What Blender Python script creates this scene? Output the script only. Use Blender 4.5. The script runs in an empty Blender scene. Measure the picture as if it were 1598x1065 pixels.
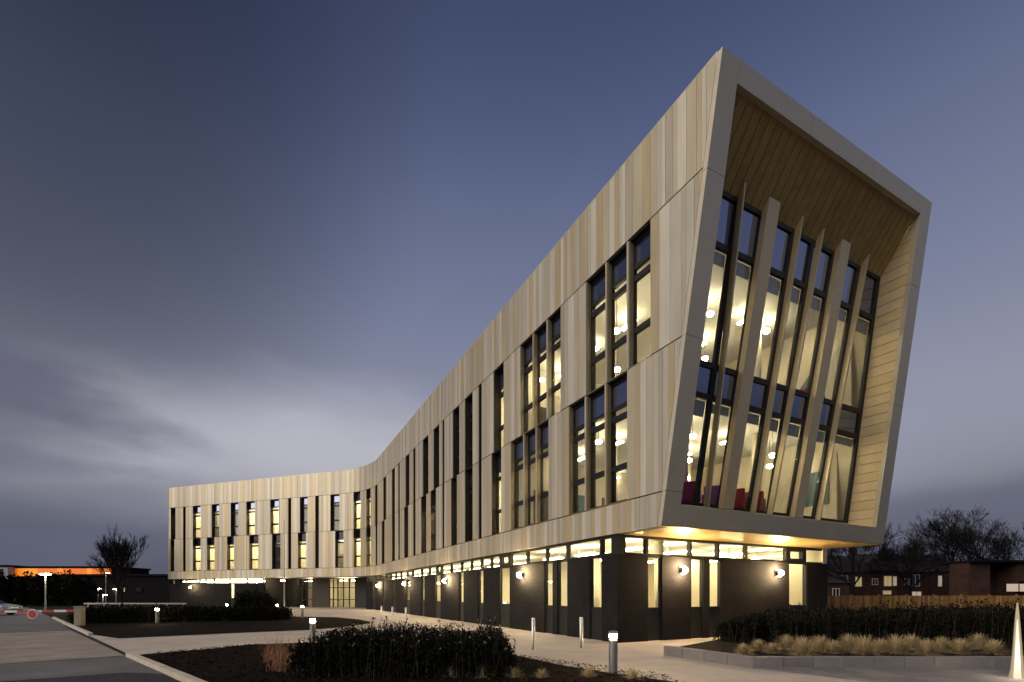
import bpy, math, random
import numpy as np
from mathutils import Vector, Matrix, noise as mnoise
rnd = random.Random(7)
R = math.radians
sc = bpy.context.scene
COL = sc.collection

# ------------------------------------------------------------------ camera
cam = bpy.data.cameras.new("camera")
cam_o = bpy.data.objects.new("camera", cam); COL.objects.link(cam_o)
cam.sensor_width = 36; cam.lens = 17.01; cam.shift_y = 0.2475
cam.clip_start = 0.1; cam.clip_end = 2000
cam_o.location = (0, 0, 1.6); cam_o.rotation_euler = (R(90), 0, 0)
sc.camera = cam_o

# ------------------------------------------------------------------ sky, sun, exposure
SUN_EL, SUN_AZ = 32.0, 238.0          # azimuth clockwise from +Y: low dusk light from behind the camera, to the left
W = bpy.data.worlds.new("World"); sc.world = W; W.use_nodes = True
nt = W.node_tree; nt.nodes.clear()
def N(t, **k):
    n = nt.nodes.new(t)
    for a, b in k.items(): setattr(n, a, b)
    return n
def L(a, b): nt.links.new(a, b)
def M_(op, a, b=None, clamp=False):
    n = N('ShaderNodeMath', operation=op); n.use_clamp = clamp
    for i, v in enumerate((a, b)):
        if v is None: continue
        if isinstance(v, (int, float)): n.inputs[i].default_value = v
        else: L(v, n.inputs[i])
    return n.outputs[0]
out = N('ShaderNodeOutputWorld'); bg = N('ShaderNodeBackground'); bg.inputs[1].default_value = 0.1
sky = N('ShaderNodeTexSky', sky_type='NISHITA', sun_disc=False)
sky.sun_elevation = R(3.0); sky.sun_rotation = R(SUN_AZ); sky.air_density = 1.3; sky.dust_density = 2.0; sky.ozone_density = 3.0
tc = N('ShaderNodeTexCoord'); sep = N('ShaderNodeSeparateXYZ'); L(tc.outputs['Generated'], sep.inputs[0])
z = sep.outputs[2]
ramp = N('ShaderNodeValToRGB'); cr = ramp.color_ramp; cr.interpolation = 'B_SPLINE'
stops = [(0.0, (0.80, 0.89, 1.32)), (0.10, (0.92, 1.0, 1.42)), (0.145, (1.5, 1.55, 2.0)), (0.20, (2.55, 2.62, 3.2)), (0.29, (2.42, 2.5, 3.2)), (0.42, (1.70, 1.85, 2.62)),
         (0.62, (0.90, 1.13, 2.05)), (0.77, (0.32, 0.43, 0.98)), (1.0, (0.23, 0.33, 0.70))]
while len(cr.elements) < len(stops): cr.elements.new(0.5)
for e, (p, c) in zip(cr.elements, stops): e.position = p; e.color = (*[k / 6 * .86 for k in c], 1)
L(z, ramp.inputs[0])
# long smeared cloud banks: noise on a flat cloud ceiling seen in perspective
den = M_('ADD', M_('MAXIMUM', z, 0.0), 0.14)
cx = M_('DIVIDE', sep.outputs[0], den); cy = M_('DIVIDE', sep.outputs[1], den)
comb = N('ShaderNodeCombineXYZ'); L(cx, comb.inputs[0]); L(cy, comb.inputs[1])
def bank(seed, scale, rot, sx, lo, hi, detail):
    mp = N('ShaderNodeMapping'); mp.inputs['Rotation'].default_value = (0, 0, R(rot)); mp.inputs['Scale'].default_value = (sx, 1.0, 1)
    L(comb.outputs[0], mp.inputs[0])
    nz = N('ShaderNodeTexNoise', noise_dimensions='4D'); nz.inputs['W'].default_value = seed; nz.inputs['Scale'].default_value = scale
    nz.inputs['Detail'].default_value = detail; nz.inputs['Roughness'].default_value = 0.45
    L(mp.outputs[0], nz.inputs['Vector'])
    cl = N('ShaderNodeMapRange', interpolation_type='SMOOTHSTEP'); cl.inputs[1].default_value = lo; cl.inputs[2].default_value = hi
    L(nz.outputs[0], cl.inputs[0]); return cl.outputs[0]
SEED1, SEED2 = 3.0, 2.3
low = N('ShaderNodeMapRange', interpolation_type='SMOOTHSTEP'); low.inputs[1].default_value = 0.45; low.inputs[2].default_value = 0.12
L(z, low.inputs[0])
dk_ = N('ShaderNodeVectorMath', operation='DOT_PRODUCT'); L(tc.outputs['Generated'], dk_.inputs[0]); dk_.inputs[1].default_value = Vector((-1.30, 1, 1.3)).normalized()
dr_ = N('ShaderNodeMapRange', interpolation_type='SMOOTHSTEP'); dr_.inputs[1].default_value = 0.815; dr_.inputs[2].default_value = 1.0; L(dk_.outputs['Value'], dr_.inputs[0])
broad = M_('MAXIMUM', dr_.outputs[0], M_('MULTIPLY', bank(SEED1, 0.42, -20, 0.6, 0.36, 0.66, 1.5), 0.35))     # heavy cloud deck high on the left
cf = M_('MULTIPLY', M_('MULTIPLY', bank(SEED2, 0.8, -24, 0.4, 0.48, 0.66, 3.5), low.outputs[0]), 0.75)
rs_ = N('ShaderNodeVectorMath', operation='SCALE'); L(M_('MULTIPLY_ADD', broad, -3.8), rs_.inputs['Scale']); rs_.inputs['Scale'].links[0].from_node.inputs[2].default_value = 6.0
L(ramp.outputs[0], rs_.inputs[0])
# single long-exposure cloud shapes (azimuth and elevation in degrees, edges frayed by noise)
az = M_('MULTIPLY', M_('ARCTAN2', sep.outputs[0], sep.outputs[1]), 57.2958); el = M_('MULTIPLY', M_('ARCSINE', z), 57.2958)
fz = N('ShaderNodeTexNoise'); fz.inputs['Scale'].default_value = 5.0; fz.inputs['Detail'].default_value = 4.0
fm_ = N('ShaderNodeMapping'); fm_.inputs['Scale'].default_value = (1, 1, 3.0); L(tc.outputs['Generated'], fm_.inputs[0]); L(fm_.outputs[0], fz.inputs['Vector'])
fs_ = N('ShaderNodeSeparateColor'); L(fz.outputs['Color'], fs_.inputs[0])
az = M_('ADD', az, M_('MULTIPLY', M_('SUBTRACT', fs_.outputs[0], .5), 16.0)); el = M_('ADD', el, M_('MULTIPLY', M_('SUBTRACT', fs_.outputs[1], .5), 5.0))
def blob(a0, e0, ra, re, tilt, soft):
    da = M_('SUBTRACT', az, a0); de = M_('SUBTRACT', M_('SUBTRACT', el, e0), M_('MULTIPLY', da, tilt))
    q = M_('SQRT', M_('ADD', M_('POWER', M_('ABSOLUTE', M_('DIVIDE', da, ra)), 2.0), M_('POWER', M_('ABSOLUTE', M_('DIVIDE', de, re)), 2.0)))
    r = N('ShaderNodeMapRange', interpolation_type='SMOOTHSTEP'); r.inputs[1].default_value = 1 + soft; r.inputs[2].default_value = max(0.0, 1 - soft); L(q, r.inputs[0]); return r.outputs[0]
def over(base, fac, col, k):
    m = N('ShaderNodeMix', data_type='RGBA'); L(M_('MULTIPLY', fac, k), m.inputs[0]); L(base, m.inputs[6]); m.inputs[7].default_value = (*col, 1); return m.outputs[2]
o_ = over(rs_.outputs[0], cf, (0.9, 0.93, 1.35), .8)
o_ = over(o_, blob(-20, 14.5, 19, 6.0, .04, .8), (3.55, 3.5, 3.9), .75)
for sh in ((-50, 17.2, 13, 3.0, -.14, .5, .92), (-52, 12.2, 12, 2.2, -.05, .6, .85), (46, 6.8, 16, 2.6, .02, .5, .75), (118, 12, 26, 4, .04, .6, .7), (-120, 14, 30, 4, -.03, .6, .7), (175, 10, 24, 3.4, .02, .6, .7)):
    o_ = over(o_, blob(*sh[:6]), (0.85, 0.88, 1.25), sh[6])
class _S: pass
mix = _S(); mix.outputs = {2: o_}
mix2 = N('ShaderNodeMix', data_type='RGBA'); mix2.inputs[0].default_value = 0.04; L(mix.outputs[2], mix2.inputs[6]); L(sky.outputs[0], mix2.inputs[7])
L(mix2.outputs[2], bg.inputs[0]); L(bg.outputs[0], out.inputs[0])
sun = bpy.data.lights.new("sun", 'SUN'); sun.energy = 1.5; sun.angle = R(55); sun.color = (1, 0.90, 0.76)
sun_o = bpy.data.objects.new("sun", sun); COL.objects.link(sun_o)
sd = Vector((math.sin(R(SUN_AZ)) * math.cos(R(SUN_EL)), math.cos(R(SUN_AZ)) * math.cos(R(SUN_EL)), math.sin(R(SUN_EL))))
sun_o.rotation_euler = sd.to_track_quat('Z', 'Y').to_euler()
sc.view_settings.view_transform = 'Standard'; sc.view_settings.look = 'None'
sc.view_settings.exposure = 0.62; sc.view_settings.gamma = 1; sc.view_settings.use_curve_mapping = False
sc.cycles.use_denoising = True
sc.cycles.max_bounces = 6; sc.cycles.diffuse_bounces = 3; sc.cycles.transparent_max_bounces = 16
sc.cycles.sample_clamp_indirect = 4.0; sc.cycles.caustics_reflective = False; sc.cycles.caustics_refractive = False

# ------------------------------------------------------------------ materials
def mat(name, col, rough=0.6, metal=0.0, var=0.0, vscale=3.0, bump=0.0, bscale=30.0, emit=None, estr=0.0, stretch=(1, 1, 1), spec=0.5):
    m = bpy.data.materials.new(name); m.use_nodes = True
    t = m.node_tree; b = t.nodes['Principled BSDF']
    b.inputs['Roughness'].default_value = rough; b.inputs['Metallic'].default_value = metal
    b.inputs['Base Color'].default_value = (*col, 1); b.inputs['Specular IOR Level'].default_value = spec
    if var or bump:
        tcn = t.nodes.new('ShaderNodeTexCoord'); mpn = t.nodes.new('ShaderNodeMapping'); mpn.inputs['Scale'].default_value = stretch
        geo = t.nodes.new('ShaderNodeNewGeometry')
        t.links.new(geo.outputs['Position'], mpn.inputs[0])
    if var:
        n = t.nodes.new('ShaderNodeTexNoise'); n.inputs['Scale'].default_value = vscale; n.inputs['Detail'].default_value = 6; n.inputs['Roughness'].default_value = 0.65
        t.links.new(mpn.outputs[0], n.inputs['Vector'])
        mr = t.nodes.new('ShaderNodeMapRange'); mr.inputs[1].default_value = 0.3; mr.inputs[2].default_value = 0.7
        mr.inputs[3].default_value = 1 - var; mr.inputs[4].default_value = 1 + var
        t.links.new(n.outputs[0], mr.inputs[0])
        mx = t.nodes.new('ShaderNodeVectorMath'); mx.operation = 'SCALE'; mx.inputs[0].default_value = col
        t.links.new(mr.outputs[0], mx.inputs['Scale']); t.links.new(mx.outputs[0], b.inputs['Base Color'])
        rr = t.nodes.new('ShaderNodeMapRange'); rr.inputs[3].default_value = max(0, rough - 0.12); rr.inputs[4].default_value = min(1, rough + 0.12)
        t.links.new(n.outputs[0], rr.inputs[0]); t.links.new(rr.outputs[0], b.inputs['Roughness'])
    if bump:
        n2 = t.nodes.new('ShaderNodeTexNoise'); n2.inputs['Scale'].default_value = bscale; n2.inputs['Detail'].default_value = 5
        t.links.new(mpn.outputs[0], n2.inputs['Vector'])
        bp = t.nodes.new('ShaderNodeBump'); bp.inputs['Strength'].default_value = bump; bp.inputs['Distance'].default_value = 0.02
        t.links.new(n2.outputs[0], bp.inputs['Height']); t.links.new(bp.outputs[0], b.inputs['Normal'])
    if emit:
        b.inputs['Emission Color'].default_value = (*emit, 1); b.inputs['Emission Strength'].default_value = estr
    return m
def glass_mat(name, tint, refl=1.0):
    m = bpy.data.materials.new(name); m.use_nodes = True; t = m.node_tree; t.nodes.clear()
    o = t.nodes.new('ShaderNodeOutputMaterial'); mx = t.nodes.new('ShaderNodeMixShader')
    tr = t.nodes.new('ShaderNodeBsdfTransparent'); tr.inputs[0].default_value = (*tint, 1)
    gl = t.nodes.new('ShaderNodeBsdfGlossy'); gl.inputs['Roughness'].default_value = 0.015; gl.inputs[0].default_value = (refl, refl, refl, 1)
    lw_ = t.nodes.new('ShaderNodeLayerWeight'); lw_.inputs[0].default_value = 0.5       # same from both sides of the pane
    pw = t.nodes.new('ShaderNodeMath'); pw.operation = 'POWER'; pw.inputs[1].default_value = 4.5
    ad = t.nodes.new('ShaderNodeMath'); ad.operation = 'MULTIPLY_ADD'; ad.inputs[1].default_value = .8; ad.inputs[2].default_value = .045
    t.links.new(lw_.outputs['Facing'], pw.inputs[0]); t.links.new(pw.outputs[0], ad.inputs[0]); t.links.new(ad.outputs[0], mx.inputs[0])
    t.links.new(tr.outputs[0], mx.inputs[1]); t.links.new(gl.outputs[0], mx.inputs[2]); t.links.new(mx.outputs[0], o.inputs[0])
    return m
def brick_mat(name, d, c1, c2, mortar, bumpy=0.5):
    m = bpy.data.materials.new(name); m.use_nodes = True; t = m.node_tree; b = t.nodes['Principled BSDF']
    geo = t.nodes.new('ShaderNodeNewGeometry'); dt = t.nodes.new('ShaderNodeVectorMath'); dt.operation = 'DOT_PRODUCT'
    dt.inputs[1].default_value = (d[0], d[1], 0); t.links.new(geo.outputs['Position'], dt.inputs[0])
    sp = t.nodes.new('ShaderNodeSeparateXYZ'); t.links.new(geo.outputs['Position'], sp.inputs[0])
    cb = t.nodes.new('ShaderNodeCombineXYZ'); t.links.new(dt.outputs['Value'], cb.inputs[0]); t.links.new(sp.outputs[2], cb.inputs[1])
    br = t.nodes.new('ShaderNodeTexBrick'); br.inputs['Color1'].default_value = (*c1, 1); br.inputs['Color2'].default_value = (*c2, 1); br.inputs['Mortar'].default_value = (*mortar, 1)
    br.inputs['Scale'].default_value = 1.0; br.inputs['Brick Width'].default_value = 0.225; br.inputs['Row Height'].default_value = 0.075; br.inputs['Mortar Size'].default_value = 0.008; br.inputs['Bias'].default_value = -0.1
    t.links.new(cb.outputs[0], br.inputs['Vector'])
    n = t.nodes.new('ShaderNodeTexNoise'); n.inputs['Scale'].default_value = 1.3; n.inputs['Detail'].default_value = 6; t.links.new(geo.outputs['Position'], n.inputs['Vector'])
    mr = t.nodes.new('ShaderNodeMapRange'); mr.inputs[1].default_value = .3; mr.inputs[2].default_value = .7; mr.inputs[3].default_value = .75; mr.inputs[4].default_value = 1.25; t.links.new(n.outputs[0], mr.inputs[0])
    sc_ = t.nodes.new('ShaderNodeVectorMath'); sc_.operation = 'SCALE'; t.links.new(br.outputs['Color'], sc_.inputs[0]); t.links.new(mr.outputs[0], sc_.inputs['Scale']); t.links.new(sc_.outputs[0], b.inputs['Base Color'])
    iv = t.nodes.new('ShaderNodeMath'); iv.operation = 'SUBTRACT'; iv.inputs[0].default_value = 1; t.links.new(br.outputs['Fac'], iv.inputs[1])
    bp = t.nodes.new('ShaderNodeBump'); bp.inputs['Strength'].default_value = bumpy; bp.inputs['Distance'].default_value = .01; t.links.new(iv.outputs[0], bp.inputs['Height']); t.links.new(bp.outputs[0], b.inputs['Normal'])
    b.inputs['Roughness'].default_value = .85; b.inputs['Specular IOR Level'].default_value = .15
    return m
ST = (1, 1, 0.15)
CLAD = [mat('anodised champagne', (.525, .452, .325), .40, .35, .08, 2.0, stretch=ST), mat('anodised pale', (.64, .58, .468), .40, .35, .07, 2.2, stretch=ST),
        mat('anodised gold', (.55, .44, .272), .38, .4, .08, 1.8, stretch=ST), mat('anodised taupe', (.445, .382, .288), .42, .35, .08, 2.4, stretch=ST),
        mat('anodised grey beige', (.525, .477, .385), .42, .35, .07, 2.1, stretch=ST)]
M = dict(
    frame=mat('portal metal', (.58, .51, .385), .38, .3, .06, 1.5), dark=mat('dark window frame', (.010, .0095, .010), .45, .2, .1, 5),
    wall=mat('backing wall', (.05, .045, .04), .8), slot=mat('dark recess panel', (.03, .024, .02), .5, .2, .15, 4),
    soffit=mat('gold soffit', (.62, .43, .16), .35, .4, .1, 3), hood=mat('wood effect soffit', (.52, .35, .125), .5, .15, .18, 6, stretch=(1, 1, .3)),
    hood2=mat('wood effect soffit dark', (.475, .315, .105), .5, .15, .18, 6, stretch=(1, 1, .3)),
    reveal=mat('reveal board', (.66, .51, .28), .45, .2, .08, 3), reveal2=mat('reveal board pale', (.70, .55, .32), .45, .2, .08, 3),
    fin=mat('fin metal', (.66, .53, .31), .4, .3, .06, 2), jambdark=mat('jamb metal dark', (.05, .04, .028), .5, .3, .08, 3), jamb=mat('jamb metal', (.34, .27, .145), .45, .3, .08, 3),
    glass=glass_mat('clear glass', (.93, .95, .92)), spandrel_dark=mat('dark spandrel glass', (.02, .02, .03), .1, .6, 0), spandrel=mat('blue spandrel glass', (.20, .235, .36), .06, .9, 0),
    plaster=mat('white plaster', (.76, .69, .55), .8, 0, .05, 2), floor=mat('carpet', (.25, .22, .19), .9, 0, .2, 8), ceil=mat('ceiling', (.75, .72, .64), .8),
    oak=mat('oak panel', (.05, .03, .015), .5, 0, .15, 6), fixture=mat('ceiling lamp', (.9, .9, .85), .5, emit=(1, .84, .55), estr=22),
    fixture_bright=mat('ceiling lamp bright', (.9, .9, .85), .5, emit=(1, .83, .50), estr=34),
    fixture_dim=mat('ceiling lamp dim', (.9, .9, .85), .5, emit=(1, .82, .5), estr=4),
    pendant=mat('pendant glow', (.9, .9, .8), .5, emit=(1, .84, .55), estr=60), lampglow=mat('lamp glow', (.9, .9, .8), .5, emit=(1, .80, .45), estr=110),
    farlamp=mat('far lamp glow', (.9, .9, .8), .5, emit=(1, .88, .6), estr=30), black=mat('black metal', (.012, .012, .012), .45, .3),
    bollardpost=mat('painted bollard post', (.16, .145, .13), .5, .4, .06, 8),
    steel=mat('brushed steel', (.55, .52, .48), .32, .9, .08, 6), galv=mat('galvanised steel', (.35, .35, .35), .5, .6, .1, 5),
    path=mat('resin bound path', (.465, .395, .335), .85, 0, .17, .8, .35, 90), asphalt=mat('asphalt', (.04, .04, .046), .8, 0, .3, 1.4, .5, 120, spec=.2),
    ramp=mat('worn asphalt', (.125, .115, .118), .8, 0, .3, .7, .5, 110), table=mat('block paving', (.27, .225, .19), .85, 0, .3, .9, .4, 60),
    slab=mat('grey paving slab', (.145, .135, .138), .8, 0, .12, 3, .2, 60), slab2=mat('grey paving slab pale', (.185, .17, .168), .8, 0, .12, 3, .2, 60),
    joint=mat('paving bed', (.10, .09, .085), .9), soil=mat('bark mulch', (.009, .006, .0045), .95, 0, .5, 9, 1.0, 45, spec=.05),
    kerb=mat('concrete kerb', (.52, .45, .36), .85, 0, .12, 4, .3, 60), conc=mat('concrete block', (.20, .18, .17), .85, 0, .14, 3, .3, 50),
    conc2=mat('concrete block dark', (.17, .153, .148), .85, 0, .14, 3, .3, 50),
    grass=mat('rough ground', (.02, .021, .013), .95, 0, .4, .6, .6, 12, spec=.05),
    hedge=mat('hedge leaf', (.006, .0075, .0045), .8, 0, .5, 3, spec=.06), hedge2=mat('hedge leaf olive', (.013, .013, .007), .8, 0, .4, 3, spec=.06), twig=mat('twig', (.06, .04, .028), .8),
    seed=mat('pale seed head', (.34, .27, .19), .8), redtwig=mat('red brown stem', (.36, .17, .085), .7), straw=mat('straw grass', (.52, .385, .215), .75, 0, .25, 8), straw2=mat('green straw grass', (.36, .31, .15), .75, 0, .25, 8),
    bark=mat('bark', (.016, .0135, .014), .95, 0, .3, 5, spec=.05), fence=mat('fence board', (.36, .185, .05), .8, 0, .25, 2.5, .3, 30, stretch=(4, 4, .5)),
    redbrick=brick_mat('red house brick', (1, 0), (.075, .033, .024), (.055, .026, .02), (.05, .04, .035)), tile=mat('roof tile', (.028, .022, .022), .8, 0, .25, 2),
    white=mat('white paint', (.7, .68, .66), .5, 0, .06, 3), red=mat('red paint', (.45, .03, .03), .4), cream=mat('cream cabinet', (.36, .31, .20), .5, 0, .08, 4),
    orange=mat('lit orange glazing', (.6, .2, .04), .5, emit=(1, .17, .008), estr=.42), orange2=mat('lit amber glazing', (.6, .3, .05), .5, emit=(1, .30, .02), estr=.5),
    warmwin=mat('lit house window', (.5, .4, .25), .4, emit=(1, .66, .27), estr=.2), palewin=mat('lit strip window', (.5, .45, .4), .4, emit=(1, .72, .5), estr=.24), darkwin=mat('dark window', (.02, .022, .028), .1),
    farwhite=mat('pale render', (.42, .40, .42), .7, 0, .1, .4), farblock=mat('dark cladding', (.010, .009, .010), .8, 0, .2, .3, spec=.05), rubber=mat('tyre', (.012, .012, .012), .9),
    car1=mat('silver car paint', (.45, .45, .47), .25, .6), car2=mat('maroon car paint', (.10, .015, .02), .25, .3), carglass=mat('car glass', (.01, .012, .014), .05),
    fence2=mat('fence board dark', (.24, .115, .035), .8, 0, .25, 2.5), fence3=mat('fence board pale', (.46, .26, .085), .8, 0, .25, 2.5),
    blind=mat('roller blind', (.42, .42, .44), .8), teal=mat('teal board', (.03, .10, .12), .4),
    lime=mat('lime chair', (.2, .3, .04), .8), chair_r=mat('red fabric', (.33, .02, .03), .85), chair_p=mat('magenta fabric', (.30, .02, .16), .85), chair_v=mat('violet fabric', (.20, .04, .36), .85),
    sign_green=mat('green sign', (.01, .10, .05), .5, emit=(.02, .35, .15), estr=.3), core=mat('glow cone core', (.8, .75, .65), .4, emit=(1, .84, .6), estr=.85),  # core: self-glowing middle of the added plume
)

def glow_mat():  # glow built into the surface, emission fading to transparent at the edges
    m = bpy.data.materials.new('soft edged glow'); m.use_nodes = True; t = m.node_tree; t.nodes.clear()
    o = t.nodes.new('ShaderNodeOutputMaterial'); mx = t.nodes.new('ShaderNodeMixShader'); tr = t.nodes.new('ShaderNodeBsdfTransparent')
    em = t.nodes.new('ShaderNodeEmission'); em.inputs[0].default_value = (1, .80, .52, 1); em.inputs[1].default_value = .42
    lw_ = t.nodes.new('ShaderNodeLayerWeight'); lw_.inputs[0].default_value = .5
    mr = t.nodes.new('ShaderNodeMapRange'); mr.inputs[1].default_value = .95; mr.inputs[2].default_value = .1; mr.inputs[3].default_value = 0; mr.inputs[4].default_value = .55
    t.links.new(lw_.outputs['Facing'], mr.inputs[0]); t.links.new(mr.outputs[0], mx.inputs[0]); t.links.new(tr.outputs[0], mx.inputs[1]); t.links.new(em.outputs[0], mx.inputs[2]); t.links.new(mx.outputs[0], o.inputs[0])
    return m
M['column'] = glow_mat()

# ------------------------------------------------------------------ mesh helpers
def link(name, verts, faces, mats, parent=None, fm=None, smooth=False):
    me = bpy.data.meshes.new(name); me.from_pydata([tuple(v) for v in verts], [], faces)
    for m in (mats if isinstance(mats, (list, tuple)) else [mats]): me.materials.append(m)
    if fm: me.polygons.foreach_set('material_index', fm)
    if smooth: me.polygons.foreach_set('use_smooth', [True] * len(me.polygons))
    me.update()
    o = bpy.data.objects.new(name, me); COL.objects.link(o)
    if parent: setpar(o, parent)
    return o
def setpar(o, parent):
    o.parent = parent
    if parent.type == 'EMPTY': o.matrix_parent_inverse = Matrix.Translation(-parent.location)   # mesh parents already sit at the world origin
def empty(name, loc, label, cat, group=None):
    o = bpy.data.objects.new(name, None); o.empty_display_size = .3; COL.objects.link(o); o.location = loc
    return tag(o, label, cat, group)
def tag(o, label, cat, group=None, kind=None):
    o['label'] = label
    if cat: o['category'] = cat
    if group: o['group'] = group
    if kind: o['kind'] = kind
    return o
def struct(name, verts, faces, m, **k):
    o = link(name, verts, faces, m, **k); o['kind'] = 'structure'; return o
class MB:
    def __init__(s): s.v = []; s.f = []; s.m = []
    def hexa(s, p, mi=0):               # 8 points: bottom 4, top 4
        b = len(s.v); s.v += [Vector(q) for q in p]
        for q in ((0, 3, 2, 1), (4, 5, 6, 7), (0, 1, 5, 4), (1, 2, 6, 5), (2, 3, 7, 6), (3, 0, 4, 7)):
            s.f.append(tuple(b + i for i in q)); s.m.append(mi)
    def prism(s, poly, poly2, mi=0):    # two matching loops
        b = len(s.v); n = len(poly); s.v += [Vector(q) for q in poly] + [Vector(q) for q in poly2]
        s.f.append(tuple(range(b, b + n))); s.f.append(tuple(b + n + i for i in reversed(range(n)))); s.m += [mi, mi]
        for i in range(n):
            j = (i + 1) % n; s.f.append((b + i, b + n + i, b + n + j, b + j)); s.m.append(mi)
    def box(s, c, sx, sy, sz, rz=0, mi=0):
        ca, sa = math.cos(rz), math.sin(rz); p = []
        for zz in (-sz / 2, sz / 2):
            for x, y in ((-sx / 2, -sy / 2), (sx / 2, -sy / 2), (sx / 2, sy / 2), (-sx / 2, sy / 2)):
                p.append((c[0] + x * ca - y * sa, c[1] + x * sa + y * ca, c[2] + zz))
        s.hexa(p, mi)
    def tube(s, p0, p1, r0, r1, n=8, mi=0, cap=True):
        p0 = Vector(p0); p1 = Vector(p1); d = (p1 - p0)
        if d.length < 1e-6: return
        q = d.to_track_quat('Z', 'Y'); b = len(s.v)
        for p, r in ((p0, r0), (p1, r1)):
            for i in range(n):
                a = 2 * math.pi * i / n; s.v.append(p + q @ Vector((r * math.cos(a), r * math.sin(a), 0)))
        for i in range(n):
            j = (i + 1) % n; s.f.append((b + i, b + j, b + n + j, b + n + i)); s.m.append(mi)
        if cap:
            s.f.append(tuple(b + i for i in reversed(range(n)))); s.f.append(tuple(b + n + i for i in range(n))); s.m += [mi, mi]
    def lathe(s, c, prof, n=16, mi=0):
        b = len(s.v)
        for r, zz in prof:
            for i in range(n):
                a = 2 * math.pi * i / n; s.v.append(Vector((c[0] + r * math.cos(a), c[1] + r * math.sin(a), c[2] + zz)))
        for k in range(len(prof) - 1):
            for i in range(n):
                j = (i + 1) % n; s.f.append((b + k * n + i, b + k * n + j, b + (k + 1) * n + j, b + (k + 1) * n + i)); s.m.append(mi)
        s.f.append(tuple(b + i for i in reversed(range(n)))); s.f.append(tuple(b + (len(prof) - 1) * n + i for i in range(n))); s.m += [mi, mi]
    def build(s, name, mats, parent=None, smooth=False):
        if not s.f: return None
        return link(name, s.v, s.f, mats, parent, s.m, smooth)
def sheet(name, pts, zz, m, kind='structure'):
    o = link(name, [(x, y, zz) for x, y in pts], [tuple(range(len(pts)))], m); o['kind'] = kind; return o
def copy_tree(o, parent=None):
    c = o.copy(); COL.objects.link(c)
    if parent: c.parent = parent
    for ch in list(o.children): copy_tree(ch, c)
    return c

# ------------------------------------------------------------------ building plan
P0 = Vector((5.246, 12.039)); w2 = Vector((-.456108, .889924)); v2 = Vector((.889924, .456108))
I0 = Vector((-15.319, 52.165)); e2 = Vector((-.944371, .328882)); n2 = Vector((.328882, .944371))
A1, RAD, ANG, TAN = 41.089, 9.985, R(43.6628), 4.0
A2 = A1 + RAD * ANG; AEND = 76.0; RC = 1.0
CEN = P0 + w2 * A1 - v2 * RAD
def F(a, d=0.0):
    """plan point: a = metres along the facade from the near top corner, d = metres in from the cladding face"""
    if a <= A1: return P0 + w2 * a + v2 * d
    if a <= A2:
        th = (a - A1) / RAD; r = RAD + d
        c, s_ = math.cos(th), math.sin(th)
        return CEN + Vector((v2.x * c - v2.y * s_, v2.x * s_ + v2.y * c)) * r
    b = a - A2 + TAN
    if a <= AEND - RC: return I0 + e2 * b + n2 * d
    C = I0 + e2 * (AEND - RC - A2 + TAN) + n2 * RC
    th = (a - (AEND - RC)) / RC
    if th < math.pi / 2:
        c, s_ = math.cos(th), math.sin(th)
        return C + (-n2 * c + e2 * s_) * (RC - d)
    return C + e2 * (RC - d) + n2 * (a - (AEND - RC) - RC * math.pi / 2)
def F3(a, d, h): q = F(a, d); return Vector((q.x, q.y, h))
HB, H3, H2, H1, HT = 3.58, 4.56, 8.66, 12.70, 15.25
AF = lambda h: 2.09 - .17940 * (h - 3.6)                    # leaning front plane
def G(s, h, b=0.0):                                         # point on planes parallel to the leaning front
    q = P0 + w2 * (AF(h) + b) + v2 * s; return Vector((q.x, q.y, h))
SR = lambda h: 11.79 - .1073 * (h - 3.6)                    # right outer edge
SRI = lambda h: 11.06 - .1036 * (h - 4.2)                   # right inner edge
SG = lambda h: 10.93 - .0985 * (h - 4.5)                    # right edge of the glazing
def Hh(s, h, e=0.0):                                        # ground floor end wall
    q = P0 + w2 * (4.18 + e) + v2 * s; return Vector((q.x, q.y, h))
B = empty('office_building', (F(30, 5).x, F(30, 5).y, 0), 'curved three storey building clad in champagne metal strips over a dark brick base', 'building')

def clip_front(poly, off):
    """keep the part of a polygon in (a,h) that lies behind the leaning front plane"""
    outp = []; n = len(poly)
    g = lambda p: p[0] - AF(p[1]) - off
    for i in range(n):
        p, q = poly[i], poly[(i + 1) % n]; gp, gq = g(p), g(q)
        if gp >= 0: outp.append(p)
        if gp * gq < 0:
            t = gp / (gp - gq); outp.append((p[0] + (q[0] - p[0]) * t, p[1] + (q[1] - p[1]) * t))
    return outp
def face_prism(mb, poly, d0, d1, mi=0):
    mb.prism([F3(a, d0, h) for a, h in poly], [F3(a, d1, h) for a, h in poly], mi)

UP = [(2.54, .96), (3.59, .99), (4.66, 1.08), (7.40, .96), (8.45, 1.05), (9.59, 1.12), (12.37, 1.16), (16.23, 1.16), (18.25, 1.12), (21.9, 1.21),
      (24.25, 1.3), (29.17, 1.16), (33.89, 1.12), (37.38, 1.2), (41.2, .9), (43.4, .99), (45.5, 1.15), (48.68, 1.22), (53.06, 1.07), (57.21, 1.28),
      (60.85, 1.31), (63.43, 1.21), (66.51, 1.23), (69.63, 1.34), (74.0, .85)]
LO = [(3.57, 1.04), (4.70, 1.04), (5.84, .99), (8.30, .95), (9.34, 1.0), (10.43, 1.2), (12.65, 1.12), (16.23, 1.16), (18.66, 1.02), (22.59, 1.18),
      (24.73, 1.3), (29.53, 1.25), (33.89, 1.12), (38.0, 1.2), (41.2, .75), (43.4, .99), (45.5, 1.15), (48.12, 1.13), (53.28, 1.15), (56.96, 1.26),
      (60.3, 1.39), (64.12, 1.11), (67.3, 1.25), (69.63, 1.34), (74.2, .7)]
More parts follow.
